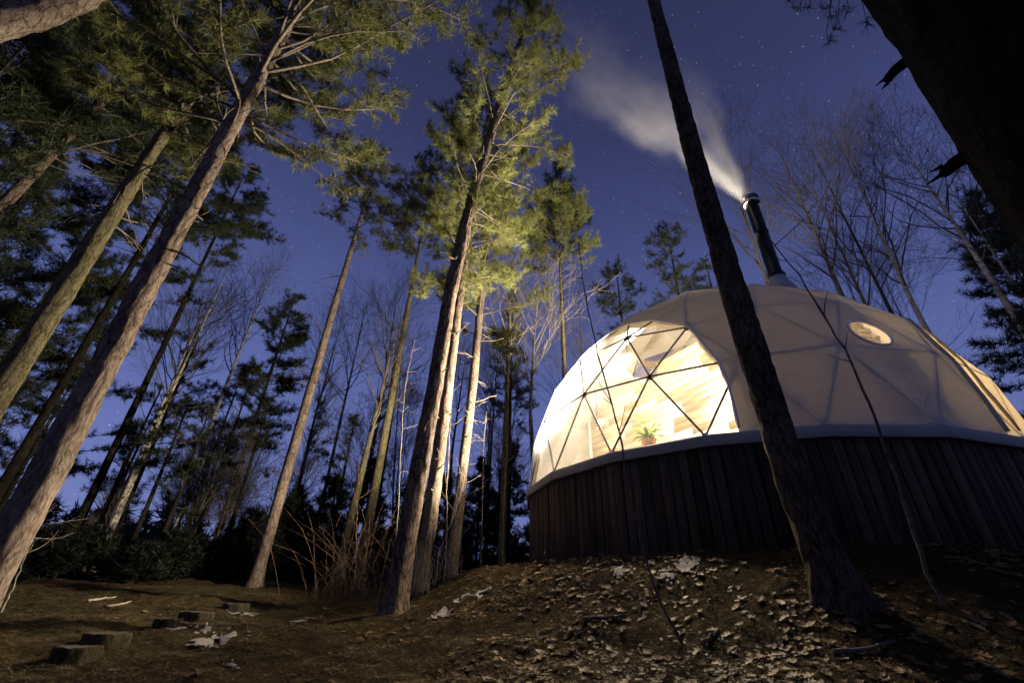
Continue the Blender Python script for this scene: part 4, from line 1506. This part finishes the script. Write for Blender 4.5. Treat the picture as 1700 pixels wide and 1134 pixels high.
# ---------------------------------------------------------------- saplings and brush
def stem_plant(name, label, px, r, rad, seed, mat, twigs=6, tl=.25, cat='sapling', group=None, ground=True):
    g_ = np.random.default_rng(seed)
    P = [at(u, v, r) for u, v in px]
    if ground:
        z_ = gz(P[0][0], P[0][1]); P = [np.array([P[0][0], P[0][1], z_ - .03])] + [p for p in P if p[2] > z_ + .05]
    pts, _ = resample(np.array(P), 30)
    pts[1:-1] += g_.normal(0, rad * .5, (28, 3))
    t_ = thing(name, tuple(pts[0]), label, cat, group)
    rr_ = np.linspace(rad, rad * .35, 30) * (1 + .35 * (g_.uniform(size=30) > .85))
    MB().tube(pts, rr_, 7).build('stem', mat, t_, True)
    for k in range(twigs):
        i = int(g_.integers(12, 29))
        stub(g_, pts[i], g_.uniform(0, 2 * pi), g_.uniform(.2, 1), tl * g_.uniform(.4, 1.2), rad * .4).build('twig', mat, t_, True)
    return t_


stem_plant('sapling', 'thin dark sapling crossing in front of the arched window', [(1148, 1150), (1100, 1010), (1070, 930), (1042, 800), (1021, 690), (990, 580), (968, 470), (960, 400)], 3.9, .011, 1, M['twig'], 5, .35)
stem_plant('sapling', 'thin knobbly dark sapling curving over the dome below the round window', [(1520, 890), (1470, 740), (1425, 625), (1390, 555), (1345, 490), (1318, 438), (1296, 425), (1270, 380)], 4.4, .014, 2, M['twig'], 5, .4)
for i, (u, v, u2, v2, r) in enumerate([(930, 1080, 918, 930, 4.2), (968, 1090, 965, 920, 4.1), (1005, 1110, 1000, 905, 4.0), (1210, 1120, 1165, 930, 3.8), (905, 1010, 900, 915, 5.0)]):
    stem_plant('seedling', ['short bare seedling stem on the leafy slope, leftmost of five' , 'second bare seedling stem from the left on the leafy slope', 'third bare seedling stem on the leafy slope, left of the thin sapling',
                            'bare seedling stem right of the thin sapling foot', 'shortest bare seedling stem near the crest of the slope'][i], [(u, v), ((u + u2) / 2, (v + v2) / 2), (u2, v2)], r, .004, 20 + i, M['twig'], 5, .14, group='bare seedlings on the slope')
for i, (px, r, lab) in enumerate([
    ([(742, 905), (742, 800), (748, 700), (752, 640)], 8.4, 'thin pale sapling right of the brightly lit trunk'),
    ([(660, 870), (665, 760), (672, 640), (690, 560)], 9.0, 'thin pale sapling left of the central trunk'),
    ([(590, 950), (593, 840), (596, 760)], 8.8, 'thin red stem standing in the dry brush'),
    ([(728, 920), (760, 840), (775, 780)], 8.2, 'thin pale sapling leaning right beside the lit trunk'),
    ([(800, 905), (802, 780), (806, 690)], 10, 'thin pale sapling near the dome wall, left one'),
    ([(835, 905), (838, 800), (843, 720)], 10.5, 'thin pale sapling nearest the corner of the dome wall'),
    ([(20, 980), (50, 900), (85, 820)], 7.5, 'thin sapling at the foot of the pale left pine'),
]):
    stem_plant('sapling', lab, px, r, .010, 40 + i, M['red_twig'] if 'red' in lab else M['pale_twig'], 9, .5, group='thin saplings of the clearing')


def brush(label, u, v, r, n, h, spread, seed, mat):
    g_ = np.random.default_rng(seed); p = at(u, v, r); z_ = gz(p[0], p[1])
    t_ = thing('dry_brush', (p[0], p[1], z_), label, 'brush', 'dry brush around the trunks')
    for k in range(n):
        a = g_.uniform(0, 2 * pi); b = np.array([p[0] + g_.normal(0, spread * .35), p[1] + g_.normal(0, spread * .35), 0]); b[2] = gz(b[0], b[1]) - .02
        L = h * g_.uniform(.4, 1.15); d = np.array([math.cos(a), math.sin(a), 0]); bend = g_.uniform(.15, 1.1)
        s_ = np.linspace(0, 1, 7)[:, None]
        pts = b + hz * L * (s_ * (1.2 - .45 * bend * s_)) + d * spread * bend * s_ ** 1.7 + g_.normal(0, .008, (7, 3))
        MB().tube(pts, np.linspace(.0034, .0012, 7), 4).build('stalk', mat, t_, True)


brush('arching reddish dry brush left of the central trunk', 605, 940, 8.6, 95, 1.35, 1.3, 5, M['red_twig'])
brush('dry tan brush between the central trunk and the lit trunk', 692, 935, 7.6, 46, 1.0, .45, 6, M['pale_twig'])
brush('sparse pale brush right of the lit trunk', 742, 925, 8.0, 22, .9, .5, 8, M['pale_twig'])

# ---------------------------------------------------------------- log steps, sticks, snow
for i, (u, v, wpx, hpx, lab) in enumerate([
    (389, 1017, 56, 12, 'topmost log step of the path, lit on one side'), (324, 1034, 72, 17, 'second log step from the top of the path'),
    (274, 1047, 52, 14, 'third log step from the top of the path, in shade'), (170, 1079, 92, 26, 'fourth log step down, dark and wide'),
    (116, 1108, 92, 26, 'lowest log step of the path in the dark corner')]):
    p = ghit(u, v); dep_ = float(p @ _F)
    d = wpx * dep_ / F_PX / 1.35; h = hpx * dep_ / F_PX * .72
    p = p + unit_v([p[0], p[1], 0]) * d / 2
    z_ = float(ground_z(np.array([p[0]]), np.array([p[1]]))[0])
    z_ = min(z_, float(ghit(u, v)[2]) + .03)
    g_ = np.random.default_rng(60 + i)
    t_ = thing('log_step', (p[0], p[1], z_), lab, 'log', 'log steps of the path')
    ns = 36; th = np.arange(ns) * 2 * pi / ns
    Rr = d / 2 * (1 + .05 * np.cos(th * 3 + i) + .025 * g_.normal(size=ns))
    V = []
    for zz, kk in ((-.12, 1.03), (h * .5, 1.0), (h - .012, 1.0), (h, .965)):
        V.append(np.stack([p[0] + Rr * kk * np.cos(th), p[1] + Rr * kk * np.sin(th), np.full(ns, z_ + zz) + .004 * g_.normal(size=ns)], 1))
    f = [[l * ns + a, l * ns + (a + 1) % ns, (l + 1) * ns + (a + 1) % ns, (l + 1) * ns + a] for l in range(3) for a in range(ns)]
    MB().add(np.concatenate(V), f).build('bark', M['log_bark'], t_, True)
    tpz = np.concatenate([V[3] * [1, 1, 1] + [0, 0, .001], [[p[0], p[1], z_ + h + .004]]])
    me = MB().add(tpz - [p[0], p[1], 0], [[a, (a + 1) % ns, ns] for a in range(ns)]).mesh('cut_top', M['log_cut'])
    o = link('cut_top', me, t_, (0, 0, 0)); o.matrix_parent_inverse = parent_inv(t_); o.location = (p[0], p[1], 0)

for i, (px, lab) in enumerate([([(145, 1001), (165, 999), (192, 994)], 'straight pale stick lying on the left clearing'), ([(170, 1011), (190, 1010), (216, 1002)], 'crooked pale stick lying on the left clearing'),
                               ([(970, 1033), (1010, 1031), (1040, 1028)], 'short fallen stick among the leaves of the slope'), ([(1385, 1090), (1440, 1088), (1490, 1073)], 'long thin fallen twig in the dark lower right'),
                               ([(1168, 1078), (1180, 1065), (1192, 1052)], 'short dark stick leaning in the lit leaves')]):
    P = []
    for u, v in px:
        p = ghit(u, v); p[2] = gz(p[0], p[1]) + .018; P.append(p)
    P, _ = resample(np.array(P), 9)
    for q in P: q[2] = max(q[2], gz(q[0], q[1]) + .014)
    P[1:-1] += np.random.default_rng(i).normal(0, .006, (7, 3))
    o = MB().tube(P, np.linspace(.016, .008, 9), 7).build('stick', M['pale_twig'] if i < 2 else M['twig'], None, True)
    tag(o, lab, 'stick', 'fallen sticks')


def snow(label, u, v, rx, ry, seed, rot=0., rr0=None):
    c = ghit(u, v)
    g_ = np.random.default_rng(seed)
    n = 64; step = np.linspace(-1.25, 1.25, n)
    A, B = np.meshgrid(step, step)
    f_ = .62 - np.hypot(A, B) + 1.35 * fbm(np.stack([A * 3.2 + seed * 3, B * 3.2, A * 0 + seed], -1), 4)
    vd = unit_v([c[0], c[1], 0]); sd_ = np.array([vd[1], -vd[0], 0])
    cr, sr = math.cos(rot), math.sin(rot)
    Xs = c[0] + (A * cr - B * sr) * rx * sd_[0] + (A * sr + B * cr) * ry * vd[0]
    Ys = c[1] + (A * cr - B * sr) * rx * sd_[1] + (A * sr + B * cr) * ry * vd[1]
    Zs = ground_z(Xs, Ys) + np.clip(f_, -.2, .4) * .022 + .012
    V = np.stack([Xs, Ys, Zs], -1).reshape(-1, 3)
    keep = (f_ > .12).astype(int)
    idx = []
    for j in range(n - 1):
        for i in range(n - 1):
            if keep[j, i] + keep[j, i + 1] + keep[j + 1, i] + keep[j + 1, i + 1] >= 3:
                idx.append([j * n + i, j * n + i + 1, (j + 1) * n + i + 1, (j + 1) * n + i])
    if not idx: return
    used = np.unique(np.array(idx)); mp_ = -np.ones(len(V), int); mp_[used] = np.arange(len(used))
    o = MB().add(V[used], mp_[np.array(idx)]).build('snow_patch', M['snow'], None, True)
    tag(o, label, 'snow patch', 'old snow patches')


for i, (u, v, rx, ry, rot, lab) in enumerate([
    (375, 1060, .20, .22, 0, 'largest snow patch below the log steps'), (330, 1072, .17, .16, .3, 'small snow patch left of the largest one'), (340, 1050, .09, .20, 0, 'narrow snow patch beside the log steps'),
    (403, 1022, .22, .07, .3, 'thin snow strip at the foot of the topmost log step'), (295, 1048, .17, .05, 0, 'thin snow strip in front of the third log step'),
    (733, 1023, .16, .16, .4, 'snow patch on the slope right of the central trunk'), (765, 1000, .15, .07, .3, 'second snow patch on the slope, above the one by the trunk'),
    (800, 985, .14, .08, .5, 'snow patch in the hollow of the slope'), (792, 935, .12, .16, .5, 'snow streak near the crest of the slope'),
    (1140, 941, .13, .10, 0, 'snow patch near the crest below the dome wall'), (1110, 958, .09, .07, .2, 'small snow patch just below the crest one'), (500, 1035, .16, .04, .1, 'thin snow strip left of the central trunk'),
    (385, 1110, .10, .06, .1, 'faint snow patch at the bottom left'), (1025, 955, .10, .07, .2, 'small snow patch on the middle of the slope')]):
    snow(lab, u, v, rx * .95, ry * 1.8, 70 + i, rot)

# ---------------------------------------------------------------- leaf litter


def oak_leaf(g_, L=.12):
    out = [(0, .0), (.06, .010), (.16, .10), (.22, .17), (.29, .09), (.36, .22), (.47, .30), (.50, .13), (.58, .26), (.70, .33), (.71, .15), (.80, .20), (.90, .17), (.93, .06), (1, 0)]
    pts = [(x, y) for x, y in out] + [(x, -y * g_.uniform(.8, 1.1)) for x, y in out[-2:0:-1]]
    curl = g_.uniform(.0, .5); tw = g_.uniform(-.35, .35)
    V = [[(x - .5) * L, y * L, L * (curl * (x - .5) ** 2 * .8 + abs(y) * g_.uniform(.0, .35) + tw * (x - .5) * y)] for x, y in pts]
    spine = [[(x - .5) * L, 0, L * curl * (x - .5) ** 2 * .8 - .002] for x in np.linspace(.12, .92, 5)]
    n = len(pts); sx = np.linspace(.12, .92, 5)
    f = []
    for i in range(n):
        j = (i + 1) % n
        k = int(np.argmin(abs(sx - (pts[i][0] + pts[j][0]) / 2)))
        f.append([i, j, n + k])
    for i in range(n):      # close gaps between neighbouring spine points
        a = int(np.argmin(abs(sx - (pts[i - 1][0] + pts[i][0]) / 2))); b = int(np.argmin(abs(sx - (pts[i][0] + pts[(i + 1) % n][0]) / 2)))
        if a != b: f.append([i, n + b, n + a])
    return np.array(V + spine), np.array(f)


g = np.random.default_rng(5)
LEAF = [oak_leaf(g, .095) for _ in range(10)]
LEAF_ME = [MB().add(*l).mesh('oak_leaf', M['dead_leaf']) for l in LEAF]


def project(P):
    P = np.asarray(P); d = P @ _F
    return 850 + F_PX * (P @ _R) / d, 567 - F_PX * (P @ _U) / d


def scatter(n, r0, r1, a0, a1, g_):
    r = np.sqrt(g_.uniform(r0 ** 2, r1 ** 2, n)); a = g_.uniform(a0, a1, n)
    x, y = r * np.sin(a), r * np.cos(a)
    keep = np.hypot(x - DC[0], y - DC[1]) > 4.12
    return x[keep], y[keep]


x, y = scatter(24000, 2.9, 8.0, -.95, 1.05, g)
q = np.stack([x, y, 0 * x], -1)
cl = fbm(q * 1.3 + 9)
w = np.clip((x + 1.9) / 2.2, .10, 1) * np.clip(.45 + 1.3 * cl, .05, 1)
kp = g.uniform(size=len(x)) < w
x, y = x[kp], y[kp]
z = ground_z(x, y)
e = .06
nxg = (ground_z(x + e, y) - ground_z(x - e, y)) / (2 * e); nyg = (ground_z(x, y + e) - ground_z(x, y - e)) / (2 * e)
pu, pv = project(np.stack([x, y, z], -1))
vis = (pu > -20) & (pu < 1720) & (pv < 1150)
dep = np.hypot(x, y)
order = np.argsort(np.where(vis & (pu > 520), dep, 99))
mb = MB()
for c, k in enumerate(order):
    nrm = Vector((-nxg[k], -nyg[k], 1)).normalized()
    til = Vector((g.normal(0, .10), g.normal(0, .10), 1)).normalized()
    Rm = nrm.to_track_quat('Z', 'Y').to_matrix() @ til.to_track_quat('Z', 'Y').to_matrix() @ Matrix.Rotation(g.uniform(0, 2 * pi), 3, 'Z')
    s_ = .30 + .90 * g.uniform() ** 2.0
    kind = int(g.integers(0, 10))
    loc = (x[k], y[k], z[k] + .012)
    if c < 300:
        o = link('leaf', LEAF_ME[kind], ground, loc)
        o.matrix_basis = Matrix.Translation(loc) @ (Rm * s_).to_4x4()
    else:
        v, f = LEAF[kind]
        mb.add(v @ np.array(Rm).T * s_ + np.array(loc), f)
tag(mb.build('leaf_litter', M['dead_leaf'], ground), kind='stuff')
# dead grass and needles
x, y = scatter(120000, 2.7, 9.5, -1.0, 1.05, g)
z = ground_z(x, y)
n = len(x)
a = g.uniform(0, 2 * pi, n); L = g.uniform(.04, .15, n); up = g.uniform(.0, .4, n) ** 1.5
tip = np.stack([x + np.cos(a) * L, y + np.sin(a) * L, z + up * L + .01], 1); wv = np.stack([-np.sin(a), np.cos(a), 0 * a], 1) * .0022
b = np.stack([x, y, z + g.uniform(-.004, .02, n)], 1)
V = np.stack([b - wv, b + wv, tip], 1).reshape(-1, 3)
tag(MB().add(V, np.arange(3 * n).reshape(-1, 3)).build('dead_grass', M['dead_grass'], ground), kind='stuff')
print('objects', len(bpy.data.objects), 'tris', sum(len(o.data.polygons) for o in bpy.data.objects if o.type == 'MESH'))
